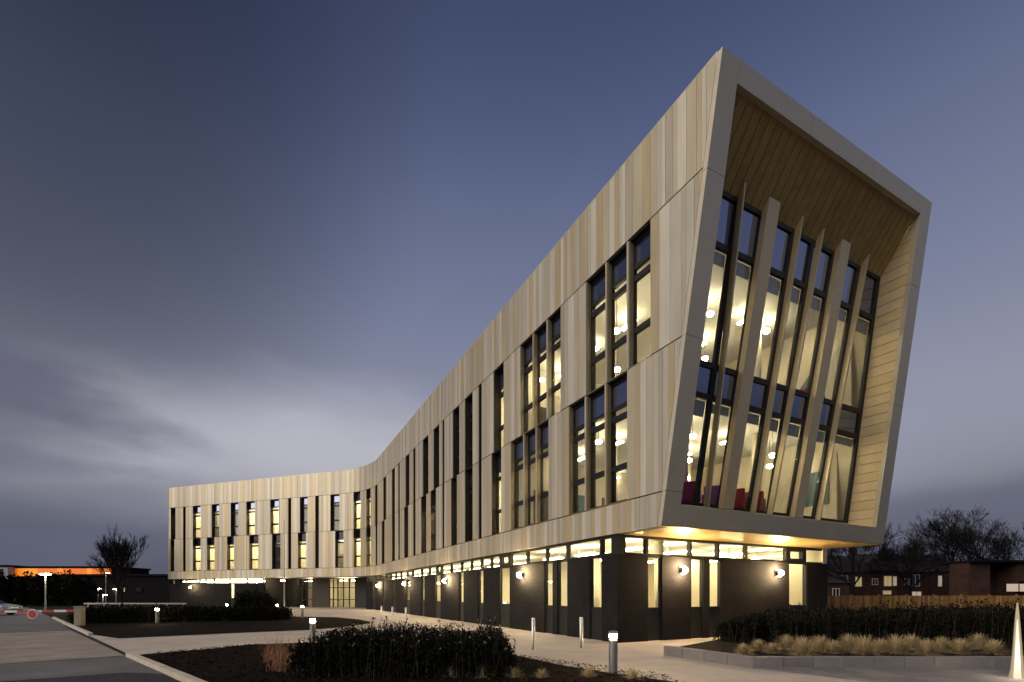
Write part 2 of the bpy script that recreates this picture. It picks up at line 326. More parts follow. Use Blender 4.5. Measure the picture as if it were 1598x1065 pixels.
SL = [(15.0, .41), (20.91, .35), (27.47, .6), (32.21, .5), (51.46, .51), (55.38, .44), (72.19, .46)]
AMAX = 86.0
def gaps(ops, a0, a1):
    ops = sorted(ops); res = []; p = a0
    for a, w in ops:
        if a > p: res.append((p, a))
        p = max(p, a + w)
    if p < a1: res.append((p, a1))
    return res
rows = [(H1 + .02, HT, []), (H2 + .02, H1 - .02, UP + SL), (H3 + .02, H2 - .02, LO + SL), (HB, H3 - .02, [])]
panels = []                                                # (distance, poly, tone)
back = MB()
for ri, (h0, h1, ops) in enumerate(rows):
    last = None
    for p, q in gaps(ops, 0.0, AMAX):
        # strips of uneven width
        a = p
        while a < q - 1e-4:
            wd = rnd.choice((.16, .22, .22, .28, .34, .42)) * (1 if a < 14 else 1.25)
            if AEND - RC - .2 < a < AEND + 1: wd = .26
            if q - (a + wd) < .14: wd = q - a
            tone = rnd.choice([0, 0, 1, 1, 2, 2, 3, 4, 4])
            if tone == last: tone = (tone + rnd.randint(1, 4)) % 5
            last = tone
            poly = clip_front([(a + .004, h0), (a + wd - .004, h0), (a + wd - .004, h1), (a + .004, h1)], .16)
            if len(poly) >= 3: panels.append((a, poly, tone))
            a += wd
        # solid wall behind
        a = p
        while a < q - 1e-4:
            wd = 1.0 if a > A1 - 1 else 6.0
            if AEND - RC - .5 < a: wd = .3 if a < AEND + 1 else 10
            wd = min(wd, q - a)
            if wd > .09:
                z0 = h0 - (.02 if ri < 3 else 0) ; z1 = h1 + (.02 if ri > 0 else -.25)
                poly = clip_front([(a, z0), (a + wd, z0), (a + wd, z1), (a, z1)], .2)
                if len(poly) >= 3: face_prism(back, poly, .05, .42)
            a += wd
o = back.build('backing_wall', M['wall'], B)
panels.sort(key=lambda t: t[0])
far = MB()
for i, (a, poly, tone) in enumerate(panels):
    dj = rnd.uniform(-.003, .003)
    if i < 290:
        mb = MB(); face_prism(mb, poly, dj, .04); mb.build('cladding_panel', CLAD[tone], B)
    else: face_prism(far, poly, dj, .04, tone)
o = far.build('cladding_panel', CLAD, B); o['kind'] = 'stuff'
# parapet coping
mb = MB()
al = [0.16] + list(np.arange(3, A1, 6)) + list(np.arange(A1, A2 + .1, 1.0)) + [52, 60, 68, 75] + list(np.arange(75.2, 76.7, .25)) + [80, 86]
for a, b in zip(al, al[1:]):
    mb.hexa([F3(a, .0, HT + .003), F3(b, .0, HT + .003), F3(b, .4, HT + .003), F3(a, .4, HT + .003), F3(a, .0, HT + .04), F3(b, .0, HT + .04), F3(b, .4, HT + .04), F3(a, .4, HT + .04)])
mb.build('parapet_coping', M['frame'], B)

# windows of the two clad storeys
def fbox(mb, a0, a1, h0, h1, d0, d1, mi=0):
    mb.hexa([F3(a0, d0, h0), F3(a1, d0, h0), F3(a1, d1, h0), F3(a0, d1, h0), F3(a0, d0, h1), F3(a1, d0, h1), F3(a1, d1, h1), F3(a0, d1, h1)], mi)
def window(a, w, h0, h1, dark=False):
    h0 += .02; h1 -= .02
    f = MB(); fw = .055; dz = -.11 if a < 11.7 else 0.0
    t1, t2, t3 = h0 + 3.17, h0 + 2.82, h0 + 1.18
    fbox(f, a + .002, a + fw, h0, h1, .30 + dz, .41 + dz); fbox(f, a + w - fw, a + w - .002, h0, h1, .30 + dz, .41 + dz)
    for z0, z1 in ((h0, h0 + .09), (h1 - .10, h1), (t1 - .06, t1 + .06), (t2 - .09, t2 + .09), (t3 - .09, t3 + .09)): fbox(f, a + fw, a + w - fw, z0, z1, .302 + dz, .408 + dz)
    o = f.build('window', M['dark'], B)
    r = MB(); k = .02
    fbox(r, a + .002, a + k, h0, h1, 0.045, .297 + dz); fbox(r, a + w - k, a + w - .002, h0, h1, 0.045, .297 + dz); fbox(r, a + k, a + w - k, h0, h0 + k, 0.045, .297 + dz); fbox(r, a + k, a + w - k, h1 - k, h1, 0.045, .297 + dz, 1)
    r.build('reveal', [M['jamb'] if a < 11.7 else M['jambdark'], M['dark']], o)
    zz = [(h0 + .09, t3 - .09), (t3 + .09, t2 - .09), (t2 + .09, t1 - .06), (t1 + .06, h1 - .10)]
    for i, (z0, z1) in enumerate(zz):
        p = MB(); fbox(p, a + fw, a + w - fw, z0, z1, .35 + dz, .362 + dz)
        p.build('pane', (M['spandrel_dark'] if a > 40 and h0 < 6 else M['spandrel']) if i == 3 else M['glass'], o)
for a, w in UP: window(a, w, H2, H1)
for a, w in LO: window(a, w, H3, H2)
for a, w in SL:
    mb = MB(); fbox(mb, a + .002, a + w - .002, H3 + .02, H1 - .02, .25, .40); mb.build('recess_panel', M['slot'], B)
    mb = MB()
    for x in (a + .002, a + w - .022): fbox(mb, x, x + .02, H3 + .02, H1 - .02, .045, .248)
    mb.build('reveal', M['jambdark'], B)

# portal frame at the near end
def front_prism(mb, poly, b0, b1, mi=0): mb.prism([G(s, h, b0) for s, h in poly], [G(s, h, b1) for s, h in poly], mi)
g_ = .006
pieces = []
for h0, h1 in ((3.6, H3), (H3, H2), (H2, H1 - .1), (H1 - .1, HT)): pieces.append([(0, h0 + g_), (.65, h0 + g_), (.65, h1 - g_), (0, h1 - g_)])
for h0, h1 in ((3.6, H2), (H2, H1 - .1), (H1 - .1, HT)): pieces.append([(SRI(h0 + g_), h0 + g_), (SR(h0 + g_), h0 + g_), (SR(h1 - g_), h1 - g_), (SRI(h1 - g_), h1 - g_)])
for z0, z1 in ((14.72, HT), (3.6, 4.22)):
    e = [.65, 3.75, 6.9, None]
    for i in range(3):
        x0 = e[i] + g_; x1 = e[i + 1]
        pieces.append([(x0, z0 + g_), ((SRI(z0) if x1 is None else x1) - g_, z0 + g_), ((SRI(z1) if x1 is None else x1) - g_, z1 - g_), (x0, z1 - g_)])
for pl in pieces:
    mb = MB(); front_prism(mb, pl, 0, .15); mb.build('portal_frame_panel', M['frame'], B)
mb = MB()      # dark carrier behind the frame joints
front_prism(mb, [(.03, 3.63), (.62, 3.63), (.62, 15.2), (.03, 15.2)], .155, .3)
front_prism(mb, [(.66, 14.76), (SRI(14.76) - .01, 14.76), (SRI(15.2) - .01, 15.2), (.66, 15.2)], .155, .3)
front_prism(mb, [(.66, 3.63), (SRI(3.63) - .01, 3.63), (SRI(4.18) - .01, 4.18), (.66, 4.18)], .155, .3)
front_prism(mb, [(SRI(3.63) + .03, 3.63), (SR(3.63) - .03, 3.63), (SR(15.2) - .03, 15.2), (SRI(15.2) + .03, 15.2)], .155, .3)
mb.build('frame_carrier', M['wall'], B)
# sloping hood of boards above the glazing
GT, GB = 13.30, 4.50
nb = 30
hoodz = lambda b: 14.72 - (14.72 - GT) * (b - .15) / .85
for i in range(nb):
    f0, f1 = i / nb, (i + 1) / nb
    def pt(f, b, lift=0):
        h = hoodz(b); smax = SRI(14.72) + (SG(GT) - SRI(14.72)) * (b - .15) / .85
        return G(.655 + (smax - .655) * f, h + lift, b)
    x = .0012
    jl = rnd.uniform(0, .006)
    mb = MB(); mb.prism([pt(f0 + x, .15, jl), pt(f1 - x, .15, jl), pt(f1 - x, 1.0, jl), pt(f0 + x, 1.0, jl)], [pt(f0 + x, .15, .04), pt(f1 - x, .15, .04), pt(f1 - x, 1.0, .04), pt(f0 + x, 1.0, .04)])
    mb.build('soffit_board', M['hood'] if rnd.random() < .6 else M['hood2'], B)
mb = MB(); mb.prism([G(.655, 14.77, .16), G(9.97, 14.77, .16), G(9.97, GT + .05, 1.0), G(.655, GT + .05, 1.0)], [G(.655, 14.85, .16), G(9.97, 14.85, .16), G(9.97, GT + .13, 1.0), G(.655, GT + .13, 1.0)])
mb.build('soffit_backing', M['wall'], B)
# side reveals of horizontal boards
def rev(side, h0, h1, m):
    def sx(b, h):
        if side == 'R':
            t = (b - .15) / .85; return SRI(h) + (SG(h) - SRI(h)) * t
        return .65
    poly = [(.152, h0), (1.0, h0), (1.0, h1), (.152, h1)]
    # clip under the hood
    res = []; n = len(poly); g = lambda p: hoodz(p[0]) - .004 - p[1]
    for i in range(n):
        p, q = poly[i], poly[(i + 1) % n]; gp, gq = g(p), g(q)
        if gp >= 0: res.append(p)
        if gp * gq < 0: t = gp / (gp - gq); res.append((p[0] + (q[0] - p[0]) * t, p[1] + (q[1] - p[1]) * t))
    if len(res) < 3: return
    j = rnd.uniform(0, .006); th = .03 if side == 'R' else -.03; j = j if side == 'R' else -j
    mb = MB(); mb.prism([G(sx(b, h) + j, h, b) for b, h in res], [G(sx(b, h) + th, h, b) for b, h in res])
    mb.build('reveal_board', m, B)
h = 4.24
while h < 14.7:
    for sd_ in 'RL': rev(sd_, h + .008, h + .342, M['reveal'] if rnd.random() < .55 else M['reveal2'])
    h += .35
mb = MB()
mb.prism([G(SRI(4.2) + .05, 4.2, .16), G(SG(4.5) + .05, 4.5, 1.0), G(SG(13.3) + .05, 13.3, 1.0), G(SRI(14.7) + .05, 14.7, .16)], [G(SRI(4.2) + .09, 4.2, .16), G(SG(4.5) + .09, 4.5, 1.0), G(SG(13.3) + .09, 13.3, 1.0), G(SRI(14.7) + .09, 14.7, .16)])
mb.prism([G(.60, 4.2, .31), G(.60, 4.5, 1.0), G(.60, 13.3, 1.0), G(.60, 14.7, .31)], [G(.56, 4.2, .31), G(.56, 4.5, 1.0), G(.56, 13.3, 1.0), G(.56, 14.7, .31)])
mb.build('reveal_backing', M['wall'], B)
mb = MB(); mb.prism([G(.66, 4.225, .15), G(SRI(4.2) - .01, 4.225, .15), G(SG(4.5) - .01, 4.48, 1.0), G(.66, 4.48, 1.0)], [G(.66, 4.19, .15), G(SRI(4.2) - .01, 4.19, .15), G(SG(4.5) - .01, 4.44, 1.0), G(.66, 4.44, 1.0)])
mb.build('portal_sill', M['fin'], B)
# end glazing: seven bays, three panes high
bays = [.66, 2.34, 3.46, 4.95, 5.98, 7.16, 8.68, None]
lev = [(GB, 7.72), (7.84, 8.62), (8.74, 11.86), (11.98, GT)]
cw = MB()
def sb(x, h): return SG(h) if x is None else x
for i, x in enumerate(bays):
    k = .09
    x0 = lambda h: sb(x, h) - (k if i else 0) - (k if x is None else 0); x1 = lambda h: sb(x, h) + (k if x is not None else -.004)
    front_prism(cw, [(x0(GB), GB), (x1(GB), GB), (x1(GT), GT), (x0(GT), GT)], 1.0, 1.10)
edges = [(GB, GB + .08), (7.70, 7.86), (8.60, 8.76), (11.84, 12.0), (GT - .12, GT)]
for i in range(7):
    a_, b_ = bays[i] + .09, bays[i + 1]
    for z0, z1 in edges:
        r0 = (SG(z0) - .14) if b_ is None else b_ - .09; r1 = (SG(z1) - .14) if b_ is None else b_ - .09
        front_prism(cw, [(a_, z0), (r0, z0), (r1, z1), (a_, z1)], 1.003, 1.095)
cwo = cw.build('end_glazing', M['dark'], B)
for i in range(7):
    a_, b_ = bays[i] + .09, bays[i + 1]
    for k, (z0, z1) in enumerate(((GB + .08, 7.70), (7.86, 8.60), (8.76, 11.84), (12.0, GT - .12))):
        r0 = (SG(z0) - .14) if b_ is None else b_ - .09; r1 = (SG(z1) - .14) if b_ is None else b_ - .09
        mb = MB(); front_prism(mb, [(a_, z0), (r0, z0), (r1, z1), (a_, z1)], 1.06, 1.075)
        mb.build('pane', M['spandrel'] if k in (1, 3) else M['glass'], cwo)
for i in range(7):
    a_, b_ = bays[i] + .10, bays[i + 1]
    for zt, ln in ((11.82, rnd.uniform(.3, .55)), (7.68, rnd.uniform(.25, .5))):
        r0 = SG(zt) - .16 if b_ is None else b_ - .1
        mb = MB(); front_prism(mb, [(a_, zt - ln), (r0, zt - ln), (r0, zt), (a_, zt)], 1.13, 1.14); mb.build('roller_blind', M['blind'], B)
# fins standing in front of the glazing
for s0, s1, wd in ((2.28, 2.66, .06), (3.38, 3.34, .52), (5.0, 4.95, .06), (6.12, 5.85, .06), (7.18, 7.14, .5), (8.77, 8.69, .06)):
    def fp(b, h, ds): t = (h - 4.4) / 9.0; return G(s1 + (s0 - s1) * t + ds, h, b)
    prof = [(.998, 4.49), (.80, 4.44), (.80, 13.58), (.998, 13.33)]
    mb = MB(); mb.prism([fp(b, h, 0) for b, h in prof], [fp(b, h, wd) for b, h in prof]); mb.build('fin', M['fin'], B)

# soffit under the overhang
ns = 9
for i in range(ns):
    s0, s1 = 11.7 * i / ns + .006, 11.7 * (i + 1) / ns - .006
    q = lambda s, a, h: Vector(((P0 + w2 * a + v2 * s).x, (P0 + w2 * a + v2 * s).y, h))
    mb = MB(); mb.hexa([q(s0, 2.12, 3.583), q(s1, 2.12, 3.583), q(s1, 4.3, 3.583), q(s0, 4.3, 3.583), q(s0, 2.12, 3.61), q(s1, 2.12, 3.61), q(s1, 4.3, 3.61), q(s0, 4.3, 3.61)])
    mb.build('soffit_panel', M['soffit'], B)

# ground floor: dark brick, clerestory band, tall slit windows
BR = (.013, .0115, .013), (.0085, .0075, .0085), (.016, .0145, .0145)
BRK = [brick_mat('dark brick side', w2, *BR), brick_mat('dark brick end', v2, *BR), brick_mat('dark brick wing', e2, *BR)]
CB, CT = 2.93, 3.55
GW = [(5.02, .68), (7.12, .70), (8.18, .62), (11.98, 1.14), (15.05, .72), (17.9, .76), (22.0, 1.2), (25.6, .8), (29.45, 1.4), (34.1, 1.2), (38.6, .8), (42.4, .8)]
def brickrun(ops, a0, a1, m, fn, d0, d1):
    mb = MB()
    for p, q in gaps(ops, a0, a1):
        mb.hexa([fn(p, d0, 0), fn(q, d0, 0), fn(q, d1, 0), fn(p, d1, 0), fn(p, d0, CB), fn(q, d0, CB), fn(q, d1, CB), fn(p, d1, CB)])
    return mb.build('brick_wall', m, B)
fa = lambda a, d, h: F3(a, d, h); fs = lambda s, d, h: Hh(s, h, d)
def gbox(mb, fn, a0, a1, h0, h1, d0, d1): mb.hexa([fn(a0, d0, h0), fn(a1, d0, h0), fn(a1, d1, h0), fn(a0, d1, h0), fn(a0, d0, h1), fn(a1, d0, h1), fn(a1, d1, h1), fn(a0, d1, h1)])
def slit(fn, a, w, dd):
    f = MB(); k = .05
    gbox(f, fn, a + .002, a + k, .02, CB, dd + .03, dd + .12); gbox(f, fn, a + w - k, a + w - .002, .02, CB, dd + .03, dd + .12)
    gbox(f, fn, a + k, a + w - k, 1.08, 1.16, dd + .032, dd + .118); gbox(f, fn, a + k, a + w - k, CB - .07, CB, dd + .032, dd + .118)
    gbox(f, fn, a + k, a + w - k, .02, 1.08, dd + .05, dd + .10)
    o = f.build('slit_window', M['dark'], B)
    p = MB(); gbox(p, fn, a + k, a + w - k, 1.16, CB - .07, dd + .07, dd + .082); p.build('pane', M['glass'], o)
def clerestory(fn, mull, wide, dd, k=.06):
    f = MB(); a0, a1 = mull[0], mull[-1]
    step = list(np.linspace(a0, a1, max(2, int((a1 - a0) / 2) + 1)))
    for p, q in zip(step, step[1:]):
        gbox(f, fn, p, q, CT - k, CT + .03, dd + .04, dd + .2); gbox(f, fn, p, q, CB + .002, CB + k, dd + .04, dd + .2)
    for m_ in mull: gbox(f, fn, m_ - .05, m_ + .05, CB + k, CT - k, dd + .042, dd + .198)
    for x0, x1 in wide:
        gbox(f, fn, x0, x0 + .22, CB + .06, CT - .06, dd + .043, dd + .199); gbox(f, fn, x1 - .22, x1, CB + .06, CT - .06, dd + .043, dd + .199)
        gbox(f, fn, x0 + .22, x1 - .22, CB + .06, CB + .16, dd + .043, dd + .199); gbox(f, fn, x0 + .22, x1 - .22, CT - .16, CT - .06, dd + .043, dd + .199)
    o = f.build('clerestory', M['dark'], B)
    for p, q in zip(mull, mull[1:]):
        if q - p < .15: continue
        g = MB(); gbox(g, fn, p + .05, q - .05, CB + k, CT - k, dd + .1, dd + .112); g.build('pane', M['glass'], o)
brickrun(GW, 4.18, 44.6, BRK[0], fa, .12, .30)
for a, w in GW: slit(fa, a, w, .12)
clerestory(fa, [4.5, 5.12, 7.22, 8.74, 10.4, 12.0, 13.15, 14.2, 15.47, 16.9, 18.4, 20.2, 21.96, 23.1, 24.6, 26.5, 28.9, 30.6, 32.6, 34.4, 36.3, 38.4, 40.6, 42.5, 44.5], [(12.0, 13.15), (21.96, 23.1), (28.9, 30.6), (36.3, 38.4)], .12)
GS = [(1.42, .66), (3.46, .64), (4.40, .64), (9.05, 1.2)]
brickrun(GS, .302, 11.7, BRK[1], fs, 0, .2)
for s, w in GS: slit(fs, s, w, 0)
clerestory(fs, [.46, 1.44, 3.5, 4.93, 6.5, 8.98, 10.22, 11.5], [(8.98, 10.22)], 0)
mb = MB(); gbox(mb, fa, 4.18, 4.44, CB, CT + .03, .13, .41); mb.build('corner_post', M['dark'], B)
brickrun([(64.2, .6)], 59.6, AEND - .2, BRK[2], fa, .12, .30)
slit(fa, 64.2, .6, .12)
clerestory(fa, [59.7, 62.2, 65.0, 67.6, 69.0, 70.0, 72.3, 74.6], [], .12, .03)

# floors, ceilings, partitions
samp = list(np.arange(6, A1, 7)) + list(np.arange(A1, A2 + .2, 1.5)) + [52, 56, 60, 64, 68, 72, 75.3]
def slab(name, z0, z1, a0, mt, din=.43, db=None):
    mb = MB(); al = [a0] + [a for a in samp if a > a0 + .5]
    D = db or (SR(z0) - .36)
    for a, b in zip(al, al[1:]):
        mb.hexa([F3(a, din, z0), F3(b, din, z0), F3(b, D, z0), F3(a, D, z0), F3(a, din, z1), F3(b, din, z1), F3(b, D, z1), F3(a, D, z1)])
    return mb.build(name, mt, B)
slab('first_floor', 3.63, 4.48, 3.3, M['ceil']); slab('second_floor', 8.12, 8.58, 2.45, M['ceil']); slab('upper_ceiling', 12.62, 12.9, 1.62, M['ceil']); slab('roof', 14.6, 14.95, .75, M['wall'])
slab('ground_floor', .02, .05, 4.55, M['floor'], .44)
def carpet(z): slab('carpet', z, z + .02, 3.35 if z < 6 else 2.5, M['floor'], .44)
carpet(4.483); carpet(8.583)
STO = [(.05, 3.62), (4.51, 8.115), (8.61, 12.61)]
def part_wall(a0, a1, d0, d1, z0, z1, m='plaster', name='partition'):
    mb = MB(); step = [a0] + [a for a in samp if a0 + .3 < a < a1 - .3] + [a1]
    for p, q in zip(step, step[1:]): fbox(mb, p, q, z0, z1, d0, d1)
    return mb.build(name, M[m], B)
for k, (z0, z1) in enumerate(STO):
    ac = 12.1 if k else 13.5
    part_wall(ac + .15, 75, 5.0, 5.12, z0, z1) if k else None
    part_wall(ac, ac + .12, 5.0 if k == 0 else .43, SR(z1) - .5, z0, z1)
if True:                                                    # ground floor partitions, leaving the entrance lobby free
    part_wall(13.65, 44.4, 5.0, 5.12, .05, 3.62); part_wall(59.8, 75, 5.0, 5.12, .05, 3.62)
    part_wall(44.45, 44.57, .43, 9, .05, 3.62, 'slot'); part_wall(59.62, 59.74, .43, 9, .05, 3.62, 'slot')
cuts_u = [15.5, 17.6, 20.5, 23.2, 27.0, 32.0, 35.5, 39.5, 42.6, 44.9, 47.3, 51.0, 55.2, 59.3, 62.6, 65.0, 68.2, 72.0]
cuts_l = [15.5, 17.6, 20.5, 24.0, 27.2, 32.0, 36.0, 40.0, 42.6, 44.9, 47.2, 50.8, 55.0, 58.8, 62.2, 65.7, 68.9, 72.1]
for cuts, (z0, z1) in ((cuts_u, STO[2]), (cuts_l, STO[1])):
    for c in cuts: part_wall(c, c + .1, .43, 4.99, z0, z1)
# lamps on the ceilings: real fixtures
def fixture(a0, a1, d0, d1, zc, m='fixture'):
    mb = MB(); fbox(mb, a0, a1, zc - .38, zc - .32, d0, d1); mb.build('ceiling_light', M[m], B)
    h = MB(); dm = (d0 + d1) / 2; fbox(h, a0 + .1, a0 + .12, zc - .32, zc, dm - .01, dm + .01); fbox(h, a1 - .12, a1 - .1, zc - .32, zc, dm - .01, dm + .01); h.build('lamp_hanger', M['galv'], B)
lit_u = {0: 'fixture', 8: None, 9: 'fixture', 10: 'fixture', 11: None, 12: None, 13: 'fixture', 14: 'fixture', 15: None, 16: 'fixture_dim', 17: 'fixture', 18: 'fixture_dim'}
lit_l = {0: 'fixture', 2: 'fixture_dim', 3: 'fixture', 4: 'fixture', 5: 'fixture_dim', 8: 'fixture_dim', 9: 'fixture', 10: 'fixture', 11: 'fixture_dim', 12: 'fixture', 13: None, 14: 'fixture', 15: 'fixture', 16: 'fixture', 17: 'fixture', 18: 'fixture_dim'}
for cuts, lit, zc, ac in ((cuts_u, lit_u, 12.615, 12.3), (cuts_l, lit_l, 8.115, 12.3)):
    cells = [ac] + cuts + [75.0]
    for i in range(len(cells) - 1):
        m = lit.get(i)
        if m == 'fixture' and cells[i] > 40: m = 'fixture_bright'
        if m:
            c = (cells[i] + cells[i + 1]) / 2; wd = min(.9, (cells[i + 1] - cells[i]) / 2 - .3)
            fixture(c - wd, c + wd, 1.6, 2.0, zc, m); fixture(c - wd, c + wd, 3.4, 3.8, zc, m)
for zc, a0 in ((12.615, 3.4), (8.115, 4.2)):
    for a in np.arange(a0, 11.6, 2.4):
        for d in (2.6, 6.4): fixture(a + .4, a + 1.2, d, d + .16, zc)
for a in np.arange(5.2, 13, 2.6):
    for d in (1.8, 4.4, 7.4, 9.8): fixture(a, a + 1.3, d, d + .3, 3.625, 'fixture_bright')
for a in np.arange(14.5, 44, 3.0): fixture(a, a + 1.6, 2.2, 2.6, 3.625, 'fixture_bright')
for a in np.arange(60.5, 74, 2.4): fixture(a, a + 1.9, 1.3, 1.6, 3.625, 'fixture_bright'); fixture(a, a + 1.9, 3.6, 3.9, 3.625, 'fixture_bright')
for z0, z1 in STO:
    ac = 12.1 if z0 > 1 else 13.5
    for a, d in ((4.3, 3.2), (8.2, 3.2), (4.6, 7.6), (8.2, 7.6)):
        c = MB(); q = F3(a + (1.2 if z0 < 1 else 0), d, (z0 + z1) / 2); c.tube((q.x, q.y, z0), (q.x, q.y, z1), .17, .17, 16); c.build('interior_column', M['plaster'], B, True)
    for d0, m in ((1.5, 'oak'), (3.7, 'teal'), (5.6, 'oak'), (8.6, 'slot')) if z0 > 1 else ((7.2, 'oak'),):
        c = MB(); fbox(c, ac - .05, ac - .004, z0 + .02, z0 + 2.15, d0, d0 + 1.0); c.build('interior_door', M[m], B)
    for a0, m in ((3.6, 'teal'), (6.2, 'slot'), (9.6, 'oak')):
        if z0 > 1: c = MB(); fbox(c, a0, a0 + 1.5, z0 + .9, z0 + 2.3, SR(z1) - .55, SR(z1) - .5); c.build('notice_board', M[m], B)
# inner face of the far side wall
for z0, z1 in STO[1:]:
    x0 = 3.3 if z0 < 6 else 2.5
    c = MB(); fbox(c, x0, 12.1, z0, z1, SR(z1) - .48, SR(z1) - .38); c.build('inner_wall', M['plaster'], B)
# rear walls, left end
mb = MB()
mb.hexa([G(SR(3.6) - .3, 3.6, .31), G(SR(3.6), 3.6, .31), F3(52, SR(3.6), 3.6), F3(52, SR(3.6) - .3, 3.6), G(SR(HT) - .3, HT, .31), G(SR(HT), HT, .31), F3(46, SR(HT), HT), F3(46, SR(HT) - .3, HT)])
mb.hexa([F3(4.2, 11.4, 0), F3(4.2, 11.7, 0), F3(52, 11.7, 0), F3(52, 11.4, 0), F3(4.2, 11.4, 3.58), F3(4.2, 11.7, 3.58), F3(52, 11.7, 3.58), F3(52, 11.4, 3.58)])
fbox(mb, 52, 76, 0, HT, 11.4, 11.7)
mb.build('rear_wall', M['frame'], B)
# entrance recess
mb = MB()
def ebox(a0, a1, h0, h1, d0, d1, name, m, par=B):
    b = MB(); step = [a0] + [a for a in samp if a0 + .2 < a < a1 - .2] + [a1]
    for p, q in zip(step, step[1:]): fbox(b, p, q, h0, h1, d0, d1)
    return b.build(name, M[m], par)
ebox(44.58, 49.2, .05, 3.6, 3.5, 3.7, 'entrance_panel', 'slot'); ebox(53.0, 55.4, .05, 3.6, 3.5, 3.7, 'entrance_panel', 'oak'); ebox(57.8, 59.6, .05, 3.6, 3.5, 3.7, 'entrance_panel', 'slot')
ent = MB()
for a in (49.25, 50.1, 50.95, 51.75, 52.4, 52.95, 55.45, 56.25, 57.0, 57.75): fbox(ent, a - .05, a + .05, .05, 3.55, 3.5, 3.62)
for a0, a1 in ((49.3, 52.9), (55.5, 57.7)):
    for h in (1.0, 2.4, 3.5): fbox(ent, a0, a1, h - .04, h + .04, 3.505, 3.615)
eo = ent.build('entrance_glazing', M['black'], B)
for a0, a1 in ((49.3, 50.05), (50.15, 50.9), (51.0, 51.7), (51.8, 52.35), (52.45, 52.9), (55.5, 56.2), (56.3, 56.95), (57.05, 57.7)):
    for h0, h1 in ((.06, .96), (1.04, 2.36), (2.44, 3.46)):
        g = MB(); fbox(g, a0, a1, h0, h1, 3.555, 3.567); g.build('pane', M['glass'], eo)
ebox(45, 59.4, .05, 3.62, 7.0, 7.1, 'lobby_wall', 'plaster')
for a in (50.2, 51.9, 56.6): fixture(a - .4, a + .4, 4.6, 5.0, 3.625, 'fixture_bright')
fixture(58.0, 58.35, 1.4, 1.75, 3.625, 'pendant')
ebox(54.0, 54.12, .05, 3.6, 3.75, 6.95, 'partition', 'plaster')

# ------------------------------------------------------------------ ground
struct('ground', [(-900, -100, -.01), (900, -100, -.01), (900, 1200, -.01), (-900, 1200, -.01)], [(0, 1, 2, 3)], M['grass'])
sheet('road', [(-5.9, 8.7), (-31, 32.6), (-60, 60), (-75, 60), (-75, 30), (-34, -10), (-2, 5)], .0, M['asphalt'])
sheet('road_ramp', [(-10.05, 12.55), (-17, 6), (-15.7, 4.4), (-7.9, 9.9), (-7.0, 9.72)], .004, M['ramp'])
sheet('raised_crossing', [(-10.1, 12.62), (-19.5, 21.4), (-27.5, 14), (-17, 6)], .008, M['table'])
sheet('car_park', [(-31, 32.7), (-19.7, 21.6), (-27.7, 14.3), (-60, 20), (-75, 40), (-60, 60)], .004, M['ramp'])
sheet('path', [(-3, 6), (-5.85, 8.75), (-16.45, 18.78), (-24.5, 26.3), (-24, 34), (-31, 60), (-17, 58), (-10, 53), (3.6, 17), (14.5, 21.5), (22, 24), (22, 4)], .012, M['path'])
def bed(name, pts, zz, chips, area):
    o = sheet(name, pts, zz, M['soil'])
    return o
bed('planting_bed', [(-9.8, 12.55), (-8.71, 14.05), (-8.31, 15.19), (-6.82, 15.75), (-4.5, 16.0), (-2.0, 14.7), (-.02, 12.72), (1.09, 10.79), (1.85, 9.82), (2.64, 9.01), (4.2, 7.3), (-3.0, 6.2), (-5.75, 8.85)], .03, 0, 0)
bed('planting_bed', [(-7.72, 26.03), (-8.3, 23.2), (-9.03, 21.57), (-11.64, 19.61), (-14.15, 17.4), (-16.3, 18.9), (-24.3, 26.4), (-26.5, 33), (-16.65, 34.6), (-12.22, 33.56), (-9.68, 30.58), (-8.2, 28.0)], .03, 0, 0)
bed('planting_bed', [(4.15, 12.5), (5.25, 10.5), (20, 10.5), (20, 20.6), (10.5, 17.6), (7.0, 15.6)], .22, 0, 0)
# mulch chips
def chips(poly_box, n, zz, size, inside):
    vv = []; ff = []
    while len(ff) < n:
        x = rnd.uniform(*poly_box[0]); y = rnd.uniform(*poly_box[1])
        if not inside(x, y): continue
        l, wd = rnd.uniform(.5, 1.3) * size, rnd.uniform(.25, .5) * size
        q = Matrix.Rotation(rnd.uniform(0, 6.28), 3, 'Z') @ Matrix.Rotation(rnd.uniform(-.6, .6), 3, 'X') @ Matrix.Rotation(rnd.uniform(-.5, .5), 3, 'Y')
        c = Vector((x, y, zz + rnd.uniform(.0, .04))); b = len(vv)
        vv += [c + q @ Vector(p) for p in ((-l, -wd, 0), (l, -wd * .7, .004), (l * .8, wd, 0), (-l * .9, wd * .8, .006))]; ff.append((b, b + 1, b + 2, b + 3))
    return vv, ff
in1 = lambda x, y: (y < 15.2 + (x + 8) * .1 if x < -4.5 else y < 15.9 - (x + 4.5) * .72 - max(0, x) * .35) and y > 8.9 - (x + 5.7) * .93 and y < 12.6 + (x + 9.8) * 1.6
v_, f_ = chips(((-9.6, 3), (7.5, 15.6)), 9000, .032, .035, in1)
o = link('bark_chips', v_, f_, [mat('bark chip', (.024, .014, .009), .9, 0, .5, 20, spec=.05)]); tag(o, 'dark bark mulch chips covering the near bed', None, None, 'stuff')

